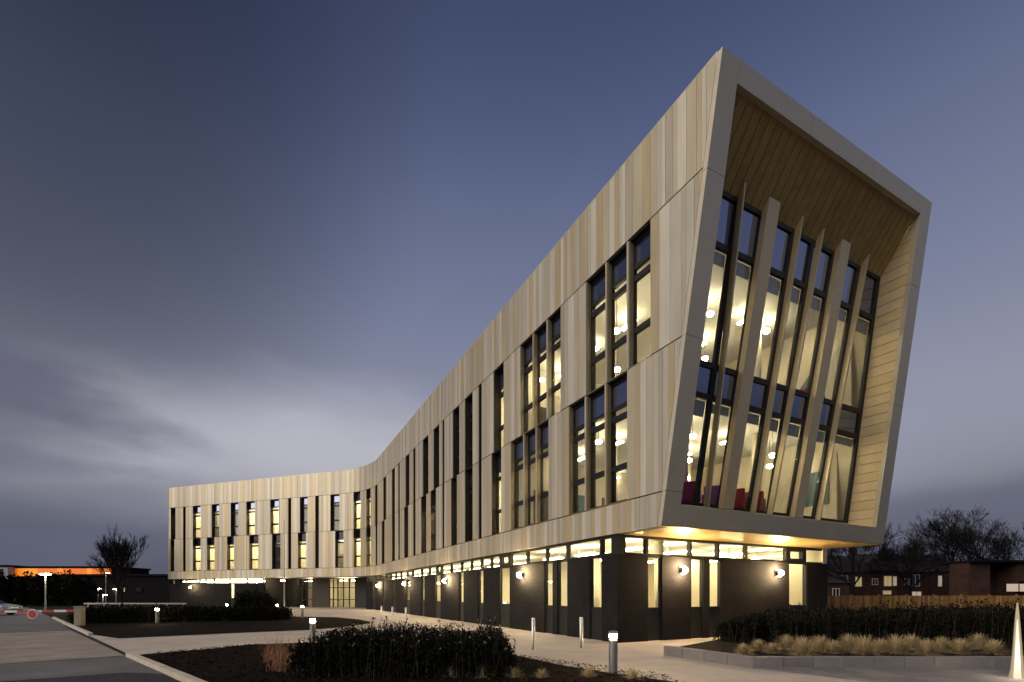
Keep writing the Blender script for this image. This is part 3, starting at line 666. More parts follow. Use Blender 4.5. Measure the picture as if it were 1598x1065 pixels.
# kerbs
def kerb_run(pts, ln, wd, ht, name, base_z=0.0, m='kerb'):
    root = bpy.data.objects.new(name, None); COL.objects.link(root); root.location = (pts[0][0], pts[0][1], 0); root['kind'] = 'structure'
    root['label'] = 'pale concrete kerb along the planting bed edge'
    for (x0, y0), (x1, y1) in zip(pts, pts[1:]):
        d = Vector((x1 - x0, y1 - y0)); n = max(1, round(d.length / ln)); u = d / n; nn = Vector((-d.y, d.x)).normalized() * wd
        for i in range(n):
            p = Vector((x0, y0)) + u * i; q = p + u * (1 - .012 / u.length); jz = rnd.uniform(-.004, .004)
            mb = MB(); r_ = .02
            a, b_, c, dd = p, q, q + nn, p + nn
            mb.hexa([(a.x, a.y, base_z - .05), (b_.x, b_.y, base_z - .05), (c.x, c.y, base_z - .05), (dd.x, dd.y, base_z - .05)] + [(a.x + nn.x * .1, a.y + nn.y * .1, ht + jz), (b_.x + nn.x * .1, b_.y + nn.y * .1, ht + jz), (c.x, c.y, ht + jz), (dd.x, dd.y, ht + jz)])
            mb.build('kerb_stone', M[m], root)
    return root
kerb_run([(-2.2, 5.3), (-5.95, 8.78), (-9.96, 12.45)], .915, -.15, .10, 'kerb')
kerb_run([(-16.45, 18.78), (-31, 32.6)], 1.5, -.15, .09, 'kerb')
kerb_run([(4.05, 12.62), (7.1, 16.0), (10.3, 18.0)], .9, -.12, .10, 'kerb')
# raised planter wall of concrete blocks
pw = empty('planter_wall', (9, 10.4, 0), 'low grey concrete block wall edging the raised grass bed', 'wall')
for (x0, y0), (x1, y1), ln in (((3.95, 12.6), (5.15, 10.32), .66), ((5.15, 10.32), (20.0, 10.32), .66)):
    d = Vector((x1 - x0, y1 - y0)); n = round(d.length / ln); u = d / n; nn = Vector((-d.y, d.x)).normalized() * .22
    for i in range(n):
        p = Vector((x0, y0)) + u * i; q = p + u * (1 - .012 / u.length); c = q + nn; dd = p + nn; jz = rnd.uniform(-.003, .003)
        mb = MB(); mb.hexa([(k.x, k.y, -.02) for k in (p, q, c, dd)] + [(k.x, k.y, .26 + jz) for k in (p, q, c, dd)])
        mb.build('concrete_block', M['conc'] if rnd.random() < .6 else M['conc2'], pw)
# grey slab paving in front of the wall
pv = bpy.data.objects.new('pavement', None); COL.objects.link(pv); pv.location = (10, 9, 0); pv['kind'] = 'structure'; pv['label'] = 'grey slab pavement in front of the planter wall'
mb = MB(); mb.hexa([(k[0], k[1], .013) for k in ((5.25, 10.32), (8.6, 6.2), (20, 6.2), (20, 10.32))] + [(k[0], k[1], .017) for k in ((5.25, 10.32), (8.6, 6.2), (20, 6.2), (20, 10.32))]); mb.build('bedding', M['joint'], pv)
sw = .60
for j in range(6):
    y1 = 10.315 - j * sw; y0 = y1 - sw + .01
    xl0 = 5.25 + (10.32 - y0) * .813; xl1 = 5.25 + (10.32 - y1) * .813
    x = 5.1
    while x < 19.5:
        a, b_ = x, x + sw - .01
        if b_ > xl1:
            p = [(max(a, xl0), y0), (max(b_, xl0), y0), (b_, y1), (max(a, xl1), y1)]
            zt = .045 + rnd.uniform(-.002, .002)
            mb = MB(); mb.hexa([(k[0], k[1], .018) for k in p] + [(k[0], k[1], zt) for k in p]); mb.build('paving_slab', M['slab'] if rnd.random() < .6 else M['slab2'], pv)
        x += sw

# ------------------------------------------------------------------ lamps and bollards
def point(name, loc, e, r=.06, col=(1, .72, .38)):
    l = bpy.data.lights.new(name, 'POINT'); l.energy = e; l.shadow_soft_size = r; l.color = col
    o = bpy.data.objects.new(name, l); COL.objects.link(o); o.location = loc; return o
def wall_lamp(p, n, label, e=70):
    q = p + n * .02; t = empty('wall_lamp', q, label, 'lamp', 'lamps on the dark brick walls')
    ang = math.atan2(n.y, n.x)
    mb = MB(); mb.box(q + n * .01, .03, .16, .3, ang); mb.build('back_plate', M['black'], t)
    mb = MB(); c = q + n * .12; mb.tube(c + Vector((0, 0, -.10)), c + Vector((0, 0, .10)), .055, .055, 16); mb.build('housing', M['black'], t)
    mb = MB(); mb.tube(c + Vector((0, 0, -.135)), c + Vector((0, 0, -.101)), .045, .052, 16); mb.tube(c + Vector((0, 0, .101)), c + Vector((0, 0, .135)), .052, .045, 16)
    mb.lathe((c.x + n.x * .09, c.y + n.y * .09, c.z - .075), [(.02, -.03), (.075, .02), (.095, .075), (.075, .13), (.02, .18)], 14)
    mb.build('lens', M['lampglow'], t)
    for dz, k in ((.17, 2.3), (-.2, 1.0)): point('lamp_light', c + n * .1 + Vector((0, 0, dz)), e * k).parent = None
nF = Vector((-w2.x, -w2.y, 0)); nS = Vector((-v2.x, -v2.y, 0)); nL = Vector((-n2.x, -n2.y, 0))
wall_lamp(Hh(2.94, 2.45), nF, 'glowing wall lamp on the brick end wall, beside the pair of slit windows')
wall_lamp(Hh(8.2, 2.45), nF, 'glowing wall lamp on the brick end wall, beside the wide slit window near the hedge')
wall_lamp(F3(10.63, .12, 2.46), nS, 'glowing wall lamp on the long brick wall, nearest the corner')
wall_lamp(F3(20.7, .12, 2.46), nS, 'glowing wall lamp on the long brick wall, second from the corner')
wall_lamp(F3(30.6, .12, 2.46), nS, 'glowing wall lamp on the long brick wall, third from the corner')
wall_lamp(F3(40.9, .12, 2.46), nS, 'glowing wall lamp on the long brick wall, the farthest, next to the entrance')
wall_lamp(F3(71.27, .12, 2.5), nL, 'glowing wall lamp on the far wing under its lit clerestory')

def bollard_light(x, y, label, e=14):
    t = empty('bollard_light', (x, y, 0), label, 'bollard light', 'lit bollards in the planting beds')
    mb = MB(); mb.lathe((x, y, 0), [(.105, 0), (.105, .02), (.09, .021), (.09, .68), (.085, .69)], 20); mb.build('post', M['bollardpost'], t, True)
    mb = MB(); mb.lathe((x, y, .69), [(.07, .03), (.08, .05), (.08, .11), (.07, .13)], 20); mb.build('lens', M['lampglow'], t)
    mb = MB(); mb.lathe((x, y, .822), [(.095, 0), (.095, .03), (.06, .05)], 20); mb.build('cap', M['steel'], t)
bollard_light(2.02, 9.66, 'lit steel bollard lamp at the near edge of the path, the largest')
bollard_light(-6.3, 15.3, 'lit bollard lamp rising behind the left end of the spiky hedge')
bollard_light(-14.3, 33.0, 'lit bollard lamp before the entrance doors')
bollard_light(-22.2, 37.7, 'lit bollard lamp in front of the far wing, behind the long hedge')
bollard_light(-19.5, 26.6, 'lit bollard lamp in front of the long hedge, near the car park lamps')
bollard_light(-17.6, 36.2, 'lit bollard lamp beside the low white wall')
def bollard(x, y, label):
    t = empty('bollard', (x, y, 0), label, 'bollard', 'plain steel bollards along the path')
    mb = MB(); mb.lathe((x, y, 0), [(.085, 0), (.085, .012), (.052, .014), (.052, .9), (.045, .925), (.0, .93)][:-1], 16); mb.build('post', M['steel'], t, True)
    mb = MB(); mb.lathe((x, y, .76), [(.0535, 0), (.0535, .07)], 16); mb.build('band', M['white'], t)
bollard(.61, 13.89, 'slim steel bollard on the path just right of the spiky hedge'); bollard(2.06, 14.38, 'slim steel bollard on the path nearest the building corner')
bollard(-7.77, 28.8, 'small distant steel bollard on the path, farthest of three'); bollard(-6.65, 26.9, 'small distant steel bollard on the path, middle of three'); bollard(-5.53, 25.2, 'small distant steel bollard on the path, nearest of three')
# flag pole, low wall, added glow plume
t = empty('flagpole', (-15.4, 32.7, 0), 'tall slender grey pole standing before the entrance', 'pole')
mb = MB(); mb.tube((-15.4, 32.7, 0), (-15.4, 32.7, 6.6), .045, .02, 10); mb.build('mast', M['galv'], t); mb = MB(); mb.lathe((-15.4, 32.7, 0), [(.16, 0), (.16, .03), (.09, .05)], 12); mb.build('base', M['galv'], t)
lw = empty('low_wall', (-17, 35.6, 0), 'short low white wall near the entrance', 'wall')
mb = MB(); mb.box((-16.9, 35.6, .2), 1.7, .4, .4); mb.build('body', M['white'], lw); mb = MB(); mb.box((-16.9, 35.6, .425), 1.76, .46, .05); mb.build('coping', M['white'], lw)
lc = empty('light_plume', (9.38, 8.98, 0), 'added tapering glow shape of unidentified source at the right picture edge, beside the planter wall', 'glow shape')  # glowing shape added for a bright streak of unknown source, no known fountain
mb = MB(); mb.lathe((9.38, 8.98, .03), [(.13, 0), (.10, .15), (.078, .4), (.06, .7), (.043, 1.0), (.028, 1.22), (.012, 1.42)], 20); mb.build('glow_cone', M['column'], lc, True)
mb = MB(); mb.lathe((9.38, 8.98, .03), [(.055, .0), (.04, .3), (.022, .8), (.008, 1.1)], 12); mb.build('glow_cone_core', M['core'], lc, True)
mb = MB(); mb.lathe((9.38, 8.98, 0), [(.24, 0), (.24, .05), (.20, .055), (.2, .03)], 24); mb.build('added_base_ring', M['steel'], lc)  # steel ring added as a base for the glowing shape
point('added_spill_light', (9.3, 8.85, .45), 14, .1, (1, .85, .6))  # point light added to spill warm light on the paving

# ------------------------------------------------------------------ indoor furniture and pendants
def tub_chair(s, b, rot, m, label, hz=4.505):
    p = G(s, hz, b); p.z = hz
    t = empty('armchair', p, label, 'chair', 'bright armchairs behind the end glazing')
    def pc(name, c, sx, sy, sz):
        mb = MB(); cc = Matrix.Rotation(rot, 3, 'Z') @ Vector(c) + p; mb.box(cc, sx, sy, sz, rot); o = mb.build(name, m, t)
        bv = o.modifiers.new('b', 'BEVEL'); bv.width = .05; bv.segments = 3; return o
    pc('seat', (0, 0, .32), .62, .6, .2); pc('backrest', (0, .3, .55), .72, .16, .7); pc('arm', (.36, 0, .42), .14, .62, .42); pc('arm', (-.36, 0, .42), .14, .62, .42)
    for x in (-.3, .3):
        for y in (-.25, .25):
            mb = MB(); q = Matrix.Rotation(rot, 3, 'Z') @ Vector((x, y, 0)) + p; mb.tube(q, q + Vector((0, 0, .24)), .018, .025, 8); mb.build('leg', M['black'], t)
tub_chair(1.2, 1.75, 2.6, M['chair_r'], 'dark red armchair at the lower corner of the end glazing'); tub_chair(2.75, 1.8, 2.9, M['chair_p'], 'magenta armchair left of the first wide fin')
tub_chair(4.1, 1.75, 2.7, M['chair_v'], 'violet armchair right of the first wide fin'); tub_chair(5.25, 1.8, 2.5, M['chair_r'], 'red armchair between the two thin middle fins'); tub_chair(6.2, 1.85, 2.8, M['chair_r'], 'red armchair left of the second wide fin')
tub_chair(8.7, 1.9, 2.7, M['chair_r'], 'single red armchair on the upper floor near the right reveal', 8.605)
def pendant(x, y, z0, ceil, label):
    t = empty('pendant_lamp', (x, y, ceil), label, 'lamp', 'round pendant lamps inside the building')
    mb = MB(); mb.tube((x, y, z0 + .1), (x, y, ceil), .008, .008, 6); mb.build('cord', M['black'], t)
    mb = MB(); mb.lathe((x, y, z0), [(.04, -.08), (.10, -.06), (.13, 0), (.10, .06), (.04, .08)], 16); mb.build('globe', M['pendant'], t, True)
def pxp(px, py, Y): return ((px - 799) / 755 * Y, Y, 1.6 + (928 - py) / 755 * Y)
for px, py, Y, ce, lb in ((1108, 490, 18.0, 12.62, 'upper pendant lamp seen through the first bay of the end glazing'), (1100, 560, 20.6, 12.62, 'lower pendant lamp in the first bay of the end glazing, just above the blue spandrel'),
                          (1196, 517, 19.5, 12.62, 'pendant lamp right of the first wide fin on the upper floor'), (1232, 543, 21.0, 12.62, 'pendant lamp between the thin fins on the upper floor'),
                          (1081, 681, 17.6, 8.12, 'highest of three pendant lamps in the first bay of the lower floor'), (1075, 719, 20.0, 8.12, 'middle of three pendant lamps in the first bay of the lower floor'), (1072, 746, 22.5, 8.12, 'lowest of three pendant lamps in the first bay of the lower floor'),
                          (1206, 711, 18.6, 8.12, 'pendant lamp between thin fins on the lower floor, higher of two'), (1201, 728, 20.5, 8.12, 'pendant lamp between thin fins on the lower floor, lower of two'),
                          (963, 577, 18.4, 12.62, 'pendant lamp low in the triple upper window of the long side'), (962, 517, 18.0, 12.62, 'pendant lamp high in the triple upper window of the long side'),
                          (934, 690, 18.9, 8.12, 'pendant lamp in the triple lower window of the long side'), (846, 593, 22.8, 12.62, 'pendant lamp in the second triple window of the long side')):
    x, y, z_ = pxp(px, py, Y); pendant(x, y, min(z_, ce - .2), ce, lb)
t = empty('exit_sign', Hh(1.9, 3.3, 2.0), 'small green sign hung behind the clerestory of the end wall', 'sign')
mb = MB(); q = Hh(1.9, 3.28, 2.0); mb.box(q, .42, .03, .17, math.atan2(v2.y, v2.x)); mb.build('plate', M['sign_green'], t); mb = MB(); mb.tube(q + Vector((0, 0, .085)), q + Vector((0, 0, .34)), .01, .01, 6); mb.build('hanger', M['black'], t)

# ------------------------------------------------------------------ planting
def leaves_np(cen, nrm_up, ln, wd, seed):
    """many small pointed leaves: rhombus faces"""
    rs = np.random.RandomState(seed); n = len(cen)
    d = rs.normal(size=(n, 3)); d[:, 2] += nrm_up; d /= np.linalg.norm(d, axis=1)[:, None]
    s_ = np.cross(d, rs.normal(size=(n, 3))); s_ /= np.linalg.norm(s_, axis=1)[:, None]
    l = ln * rs.uniform(.6, 1.3, (n, 1)); w_ = wd * rs.uniform(.6, 1.3, (n, 1))
    v = np.stack([cen, cen + d * l * .5 + s_ * w_, cen + d * l, cen + d * l * .5 - s_ * w_], 1).reshape(-1, 3)
    return v
def mesh_np(name, v, nf, mats, parent, fm):
    me = bpy.data.meshes.new(name); me.vertices.add(len(v)); me.vertices.foreach_set('co', v.astype(np.float32).ravel())
    me.loops.add(nf * 4); me.loops.foreach_set('vertex_index', np.arange(nf * 4, dtype=np.int32))
    me.polygons.add(nf); me.polygons.foreach_set('loop_start', np.arange(0, nf * 4, 4, dtype=np.int32))
    for m in mats: me.materials.append(m)
    me.polygons.foreach_set('material_index', fm.astype(np.int32)); me.update(calc_edges=True)
    o = bpy.data.objects.new(name, me); COL.objects.link(o)
    if parent: setpar(o, parent)
    return o
def hedge(name, label, cat, path, depth, h0, h1, n, leaf, z0=0.03, sprig=.25, seed=3, pale=.0):
    """path: list of (x,y,height scale)"""
    rs = np.random.RandomState(seed); r2 = random.Random(seed)
    c = path[len(path) // 2]; t = empty(name, (c[0], c[1], z0), label, cat)
    pts = np.array([(p[0], p[1]) for p in path], float); hs = np.array([p[2] for p in path], float)
    seg = np.linalg.norm(np.diff(pts, axis=0), axis=1); cum = np.concatenate([[0], np.cumsum(seg)])
    nsp = max(20, int(n / 22)); vs = []; fm = []; st = MB()
    for i in range(nsp):
        u = rs.uniform(0, cum[-1]); k = min(len(seg) - 1, int(np.searchsorted(cum, u) - 1)); k = max(k, 0); f = (u - cum[k]) / seg[k]
        p = pts[k] * (1 - f) + pts[k + 1] * f; hh = hs[k] * (1 - f) + hs[k + 1] * f
        dr = (pts[k + 1] - pts[k]) / seg[k]; nr = np.array([-dr[1], dr[0]]); off = rs.uniform(-1, 1)
        endf = min(1.0, .72 + min(u, cum[-1] - u) / .8)
        p = p + nr * off * depth / 2
        bump = mnoise.noise(Vector((p[0] * 1.3, p[1] * 1.3, seed))) * .16
        top = (h0 + (h1 - h0) * rs.rand() ** 1.5) * hh * endf * (1 - .10 * abs(off) ** 3) * (1 + bump)
        ln = top; leanv = rs.normal(size=2) * .10
        stalk = rs.rand() < sprig * .5
        if stalk: ln = top = ln * rs.uniform(1.08, 1.28)
        tt = np.sort(rs.uniform(.02, 1.0, 22) ** (.8 if not stalk else .6))
        cc = np.stack([p[0] + leanv[0] * tt * ln, p[1] + leanv[1] * tt * ln, z0 + tt * ln], 1); sp_ = .11 * (1.05 - tt)[:, None]
        cc = cc + rs.normal(size=cc.shape) * sp_
        cc[:, 2] = np.maximum(cc[:, 2], z0 + .01)
        vs.append(cc); 
        if r2.random() < .5: st.tube((p[0], p[1], z0), (p[0] + leanv[0] * ln, p[1] + leanv[1] * ln, z0 + ln * 1.03), .006, .002, 3, 0, False)
        q = rs.rand(22); fm.append(np.where((q < pale) & (tt > .95) & stalk, 2, np.where(q < .35, 1, 0)))
    cen = np.concatenate(vs); fm = np.concatenate(fm)
    v = leaves_np(cen, .9, leaf, leaf * .28, seed)
    mesh_np('foliage', v, len(cen), [M['hedge'], M['hedge2'], M['seed']], t, fm)
    st.build('stems', M['twig'], t)
    return t
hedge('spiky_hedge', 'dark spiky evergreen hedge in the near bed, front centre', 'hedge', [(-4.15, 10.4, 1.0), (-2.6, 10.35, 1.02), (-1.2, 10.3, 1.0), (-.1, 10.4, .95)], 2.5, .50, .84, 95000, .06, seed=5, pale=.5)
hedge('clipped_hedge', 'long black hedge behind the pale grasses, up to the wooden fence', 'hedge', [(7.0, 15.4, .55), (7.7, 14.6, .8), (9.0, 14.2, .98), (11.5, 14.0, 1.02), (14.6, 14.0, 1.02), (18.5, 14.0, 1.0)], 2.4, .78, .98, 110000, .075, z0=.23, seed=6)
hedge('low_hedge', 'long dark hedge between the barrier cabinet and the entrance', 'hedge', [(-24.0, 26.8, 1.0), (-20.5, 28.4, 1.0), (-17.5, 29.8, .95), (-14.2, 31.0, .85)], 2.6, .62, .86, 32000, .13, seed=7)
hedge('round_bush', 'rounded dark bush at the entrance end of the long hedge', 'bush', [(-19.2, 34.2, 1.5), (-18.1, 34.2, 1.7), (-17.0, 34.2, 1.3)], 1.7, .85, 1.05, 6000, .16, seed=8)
def grass_clump_mesh(seed, nb_, hgt, spread, wd):
    r2 = random.Random(seed); vv = []; ff = []; fm = []
    for i in range(nb_):
        an = r2.uniform(0, 6.283); r0 = r2.uniform(0, .45) ** 1.5 * spread; el = r2.uniform(.15, 1.4) if r2.random() < .8 else r2.uniform(1.1, 1.55); ln = hgt * r2.uniform(.6, 1.2)
        d = Vector((math.cos(an), math.sin(an), 0)); sd_ = Vector((-d.y, d.x, 0)) * wd * r2.uniform(.6, 1.4); p = d * r0; dirv = (d * math.cos(el) + Vector((0, 0, math.sin(el)))).normalized(); b = len(vv)
        droop = r2.uniform(.05, .5)
        for k in range(4):
            ww = sd_ * (1 - .8 * k / 3); vv += [p - ww, p + ww]; p = p + dirv * ln / 3; dirv = (dirv + Vector((0, 0, -droop)) + Vector((r2.uniform(-.15, .15), r2.uniform(-.15, .15), 0))).normalized()
            if p.z < .01: p.z = .01
        mi = 0 if r2.random() < .65 else 1
        for k in range(3): ff.append((b + 2 * k, b + 2 * k + 1, b + 2 * k + 3, b + 2 * k + 2)); fm.append(mi)
    return vv, ff, fm
def clump_things(name, cat, spots, hgt, spread, nbl, zz, labels, group, wd=.006, mats=('straw', 'straw2'), seed0=20):
    for i, (x, y, s_) in enumerate(spots):
        vv, ff, fm = grass_clump_mesh(seed0 + i, nbl, hgt * s_, spread * s_, wd)
        o = link(name, vv, ff, [M[mats[0]], M[mats[1]]], None, fm); o.location = (x, y, zz); o.rotation_euler.z = i * 1.7
        tag(o, labels[i] if isinstance(labels, list) else labels, cat, group)
pxs = [1160, 1183, 1205, 1228, 1252, 1279, 1300, 1323, 1349, 1374, 1398, 1421, 1446, 1471, 1498, 1527, 1551]
spots = []
for i, px in enumerate(pxs):
    Y = (11.05, 11.75, 11.3, 12.1)[i % 4] + rnd.uniform(-.08, .08); spots.append(((px - 799) / 755 * Y, Y, (.8 if i < 3 else 1.0) * rnd.uniform(.8, 1.3)))
ords = ['at the pointed left end of the row', 'second from the left end', 'third from the left end', 'fourth from the left end', 'fifth from the left end', 'sixth from the left end', 'seventh from the left end', 'eighth from the left end', 'ninth, at the middle of the row',
        'eighth from the glowing plume', 'seventh from the glowing plume', 'sixth from the glowing plume', 'fifth from the glowing plume', 'fourth from the glowing plume', 'third from the glowing plume', 'second from the glowing plume', 'closest to the glowing plume']
clump_things('ornamental_grass', 'grass clump', spots, .34, .16, 800, .225, ['straw coloured grass clump behind the planter wall, ' + k for k in ords], 'pale grasses in the raised bed', .006)
sp2 = [(-1.15, 9.25, .75), (-.55, 9.2, .9), (.05, 9.15, .7), (.55, 9.1, .6), (1.45, 9.2, .7), (2.25, 9.0, .8)]
clump_things('dry_grass', 'grass clump', sp2, .30, .25, 200, .03, ['dry grass tuft at the foot of the spiky hedge, leftmost', 'tallest dry grass tuft at the foot of the spiky hedge', 'small dry grass tuft below the right end of the spiky hedge', 'low dry grass tuft on open mulch right of the hedge', 'dry grass tuft left of the near bollard lamp', 'dry grass tuft right of the near bollard lamp'], 'dry grass tufts on the near bed', .005, seed0=60)
def twiggy(x, y, h, label, seed):
    r2 = random.Random(seed); mb = MB(); t = empty('bare_shrub', (x, y, .03), label, 'shrub', 'bare red stemmed shrubs')
    for i in range(48):
        an = r2.uniform(0, 6.28); sp_ = r2.uniform(.05, .75); p = Vector((x + r2.uniform(-.2, .2), y + r2.uniform(-.2, .2), .03)); d = Vector((math.cos(an) * sp_, math.sin(an) * sp_, 1)).normalized(); l = h * r2.uniform(.4, 1.05) / 3; r_ = .0042
        for k in range(3):
            q = p + d * l; mb.tube(p, q, r_, r_ * .7, 3, 0, False)
            for j in range(2):
                e = (d + Vector((r2.uniform(-.6, .6), r2.uniform(-.6, .6), r2.uniform(-.1, .4)))).normalized(); mb.tube(q, q + e * l * .7, r_ * .6, r_ * .3, 3, 0, False)
            p = q; d = (d + Vector((r2.uniform(-.25, .25), r2.uniform(-.25, .25), .1))).normalized(); r_ *= .7
    mb.build('stems', M['redtwig'], t)
twiggy(-5.1, 10.7, .66, 'reddish bare twiggy shrub touching the left end of the spiky hedge', 1); twiggy(-5.55, 11.3, .62, 'reddish bare shrub farther left of the spiky hedge, taller and thinner', 2); twiggy(-4.75, 9.9, .5, 'low reddish bare shrub nearest the camera by the spiky hedge', 3)

# bare trees
def tree(x, y, H, wid, label, seed, z0=0, levels=6, spread=.55, up=.25, tf=.22, rmin=.017):
    r2 = random.Random(seed); t = empty('bare_tree', (x, y, z0), label, 'tree', 'bare winter trees')
    tr = MB(); cr_ = MB(); base = Vector((x, y, z0)); th = H * tf; r0 = H * .022
    p = base; d = Vector((r2.uniform(-.04, .04), r2.uniform(-.04, .04), 1)).normalized()
    for k in range(3):
        q = p + d * th / 3; tr.tube(p, q, r0 * (1 - .1 * k), r0 * (1 - .1 * (k + 1)), 8, 0, k == 0); p = q; d = (d + Vector((r2.uniform(-.06, .06), r2.uniform(-.06, .06), 0))).normalized()
    tr.build('trunk', M['bark'], t)
    def grow(p, d, l, r_, lv):
        m = p + d * l * .5 + Vector((r2.uniform(-1, 1), r2.uniform(-1, 1), r2.uniform(-.5, .5))) * l * .06
        q = m + (d + Vector((r2.uniform(-.15, .15), r2.uniform(-.15, .15), r2.uniform(-.05, .1)))).normalized() * l * .5
        cr_.tube(p, m, r_, r_ * .85, 4 if lv > 2 else 3, 0, False); cr_.tube(m, q, r_ * .85, r_ * .65, 4 if lv > 2 else 3, 0, False)
        if lv == 0: return
        for k in range(3 if lv > 1 else 4):
            an = r2.uniform(0, 6.28); sd_ = Vector((math.cos(an), math.sin(an), 0)); o_ = d.orthogonal().normalized(); o_ = Matrix.Rotation(an, 3, d) @ o_
            e = (d + o_ * r2.uniform(.35, 1.0) * spread * 1.6 * wid + Vector((0, 0, up))).normalized()
            grow(q if k < 2 else m, e, l * r2.uniform(.62, .84), max(r_ * .62, rmin), lv - 1)
    for k in range(4):
        an = k * 1.57 + r2.uniform(-.5, .5); e = (d + Vector((math.cos(an), math.sin(an), 0)) * (.15 if k == 0 else .75) * wid).normalized(); grow(p - Vector((0, 0, r2.uniform(0, th * .15))), e, H * .235 * (1.15 if k == 0 else 1), r0 * .55, levels)
    cr_.build('crown', M['bark'], t)
tree(-48.4, 60, 9.3, .5, 'dark bare tree before the orange lit building, left of the far wing', 11, levels=6, spread=.75, up=.22, tf=.14, rmin=.013)
tree(-51.2, 63, 10.2, .45, 'narrow pale topped bare tree just behind the dark tree on the far left', 16, levels=4)
tree(50.5, 72, 13.0, 1.2, 'bare tree just right of the portal end above the terraced houses', 12, levels=7, rmin=.012)
tree(61, 74, 11.5, 1.25, 'wide bare tree above the middle of the terraced houses', 13, levels=7, rmin=.012)
tree(57.5, 60, 12.0, 1.15, 'tall bare tree in front of the flat roofed brick building', 14, levels=7, rmin=.012)
tree(64.5, 62, 11.0, 1.1, 'bare tree cut by the right picture edge above the flat roof', 15)
tree(45.5, 72, 8.5, 1.1, 'low bare tree beside the brick base, left of the terraced houses', 17, levels=4)

# ------------------------------------------------------------------ right background
fn = empty('wooden_fence', (29, 33, 0), 'close boarded brown wooden fence behind the dark hedge', 'fence')
x = 17.5
while x < 44:
    mb = MB(); mb.box((x, 33, .8), .1, .1, 1.6); mb.build('post', M['fence'], fn)
    bm_ = MB(); k = 0
    while k < 14:
        xx = x + .115 + k * .125; bm_.box((xx, 32.95 - .012 * (k % 2), .78), .118, .02, 1.48 + rnd.uniform(-.01, .01), 0, rnd.choice((0, 0, 1, 2))); k += 1
    for z_ in (.35, 1.2): bm_.box((x + .93, 33.0, z_), 1.74, .05, .08)
    o = bm_.build('fence_panel', [M['fence'], M['fence2'], M['fence3']], fn); o['kind'] = 'stuff'
    x += 1.88
def house(x0, x1, y, eave, ridge, label, wins, gable=False, depth=8, chim=True, name='terraced_house', roof='tile'):
    t = empty(name, ((x0 + x1) / 2, y, 0), label, 'house', 'brick houses beyond the fence')
    mb = MB(); mb.box(((x0 + x1) / 2, y + depth / 2, eave / 2), x1 - x0, depth, eave); mb.build('wall', M['redbrick'], t)
    r_ = MB(); o_ = .3
    if gable:
        r_.prism([(x0 - .1, y - o_, eave), (x1 + .1, y - o_, eave), ((x0 + x1) / 2, y - o_, ridge)], [(x0 - .1, y + depth, eave), (x1 + .1, y + depth, eave), ((x0 + x1) / 2, y + depth, ridge)])
    else:
        r_.prism([(x0, y - o_, eave - .1), (x0, y + depth / 2, ridge), (x0, y + depth + o_, eave - .1)], [(x1, y - o_, eave - .1), (x1, y + depth / 2, ridge), (x1, y + depth + o_, eave - .1)])
    ro = r_.build('roof', M[roof], t)
    if chim:
        c = MB(); c.box((x0 + .7, y + depth / 2, ridge + .3), .9, .6, 1.4); c.box((x0 + .55, y + depth / 2, ridge + 1.15), .22, .22, .3); c.box((x0 + .9, y + depth / 2, ridge + 1.15), .22, .22, .3); c.build('chimney', M['redbrick'], ro)
    for (wx, wz, ww, wh, m) in wins:
        f = MB(); k = .07
        f.box((wx, y - .03, wz + wh / 2 + k / 2), ww + 2 * k, .08, k); f.box((wx, y - .03, wz - wh / 2 - k / 2), ww + 2 * k, .12, k)
        f.box((wx - ww / 2 - k / 2, y - .03, wz), k, .08, wh); f.box((wx + ww / 2 + k / 2, y - .03, wz), k, .08, wh); f.box((wx, y - .028, wz), k, .07, wh)
        fo = f.build('window', M['white'], t); p = MB(); p.box((wx, y - .012, wz), ww, .02, wh); p.build('pane', M[m], fo)
house(46.6, 50.2, 72, 3.4, 5.6, 'low dark red house with a hipped end next to the building base', [(48.2, 1.9, .9, 1.1, 'darkwin')], chim=False)
house(50.4, 55.6, 76, 5.2, 8.0, 'dark brick terraced house with one lit yellow window', [(52.2, 3.9, .9, 1.2, 'darkwin'), (54.4, 3.6, .9, 1.4, 'warmwin'), (51.6, 1.6, .7, .8, 'palewin')])
house(55.7, 60.6, 76, 5.4, 8.3, 'dark brick terraced house with a row of small lit windows', [(57.0, 3.6, .8, .9, 'darkwin'), (59.0, 3.7, 1.1, 1.5, 'warmwin'), (60.1, 3.7, .5, 1.4, 'palewin'), (58.9, 1.9, 1.2, .5, 'warmwin')])
house(60.7, 65.4, 76, 5.2, 8.0, 'dark brick terraced house with a white framed bay window', [(63.3, 3.8, 1.3, 1.7, 'darkwin'), (62.0, 3.6, .6, .9, 'darkwin'), (63.5, 1.6, 1.4, .8, 'palewin')])
house(65.5, 70.0, 76, 5.3, 8.2, 'dark brick terraced house partly behind the flat roofed building', [(67.2, 3.7, .5, 1.6, 'palewin')])
fb = empty('flat_roofed_building', (54, 52, 0), 'flat roofed brick building with a lit strip window at the right edge', 'building')
mb = MB(); mb.box((48.4, 51.2, 2.45), 2.2, 2.2, 4.9); mb.box((60, 52.2, 2.45), 15.5, 4.2, 4.9); mb.box((50.6, 53.2, 2.2), 3.2, 1.5, 4.4); mb.build('wall', M['redbrick'], fb)
mb = MB(); mb.box((57.7, 51.9, 5.02), 21.0, 4.6, .22); mb.build('roof', M['farblock'], fb)
mb = MB(); mb.box((57.5, 50.4, 1.5), 10, 1.0, 3.0); mb.build('porch', M['farblock'], fb)
for i in range(6):
    f = MB(); xx = 51.55 + i * 1.35; f.box((xx, 49.88, 2.3), 1.3, .05, .9); fo = f.build('window', M['dark'], fb); p = MB(); p.box((xx, 49.84, 2.3), 1.18, .05, .78); p.build('pane', M['palewin'], fo)
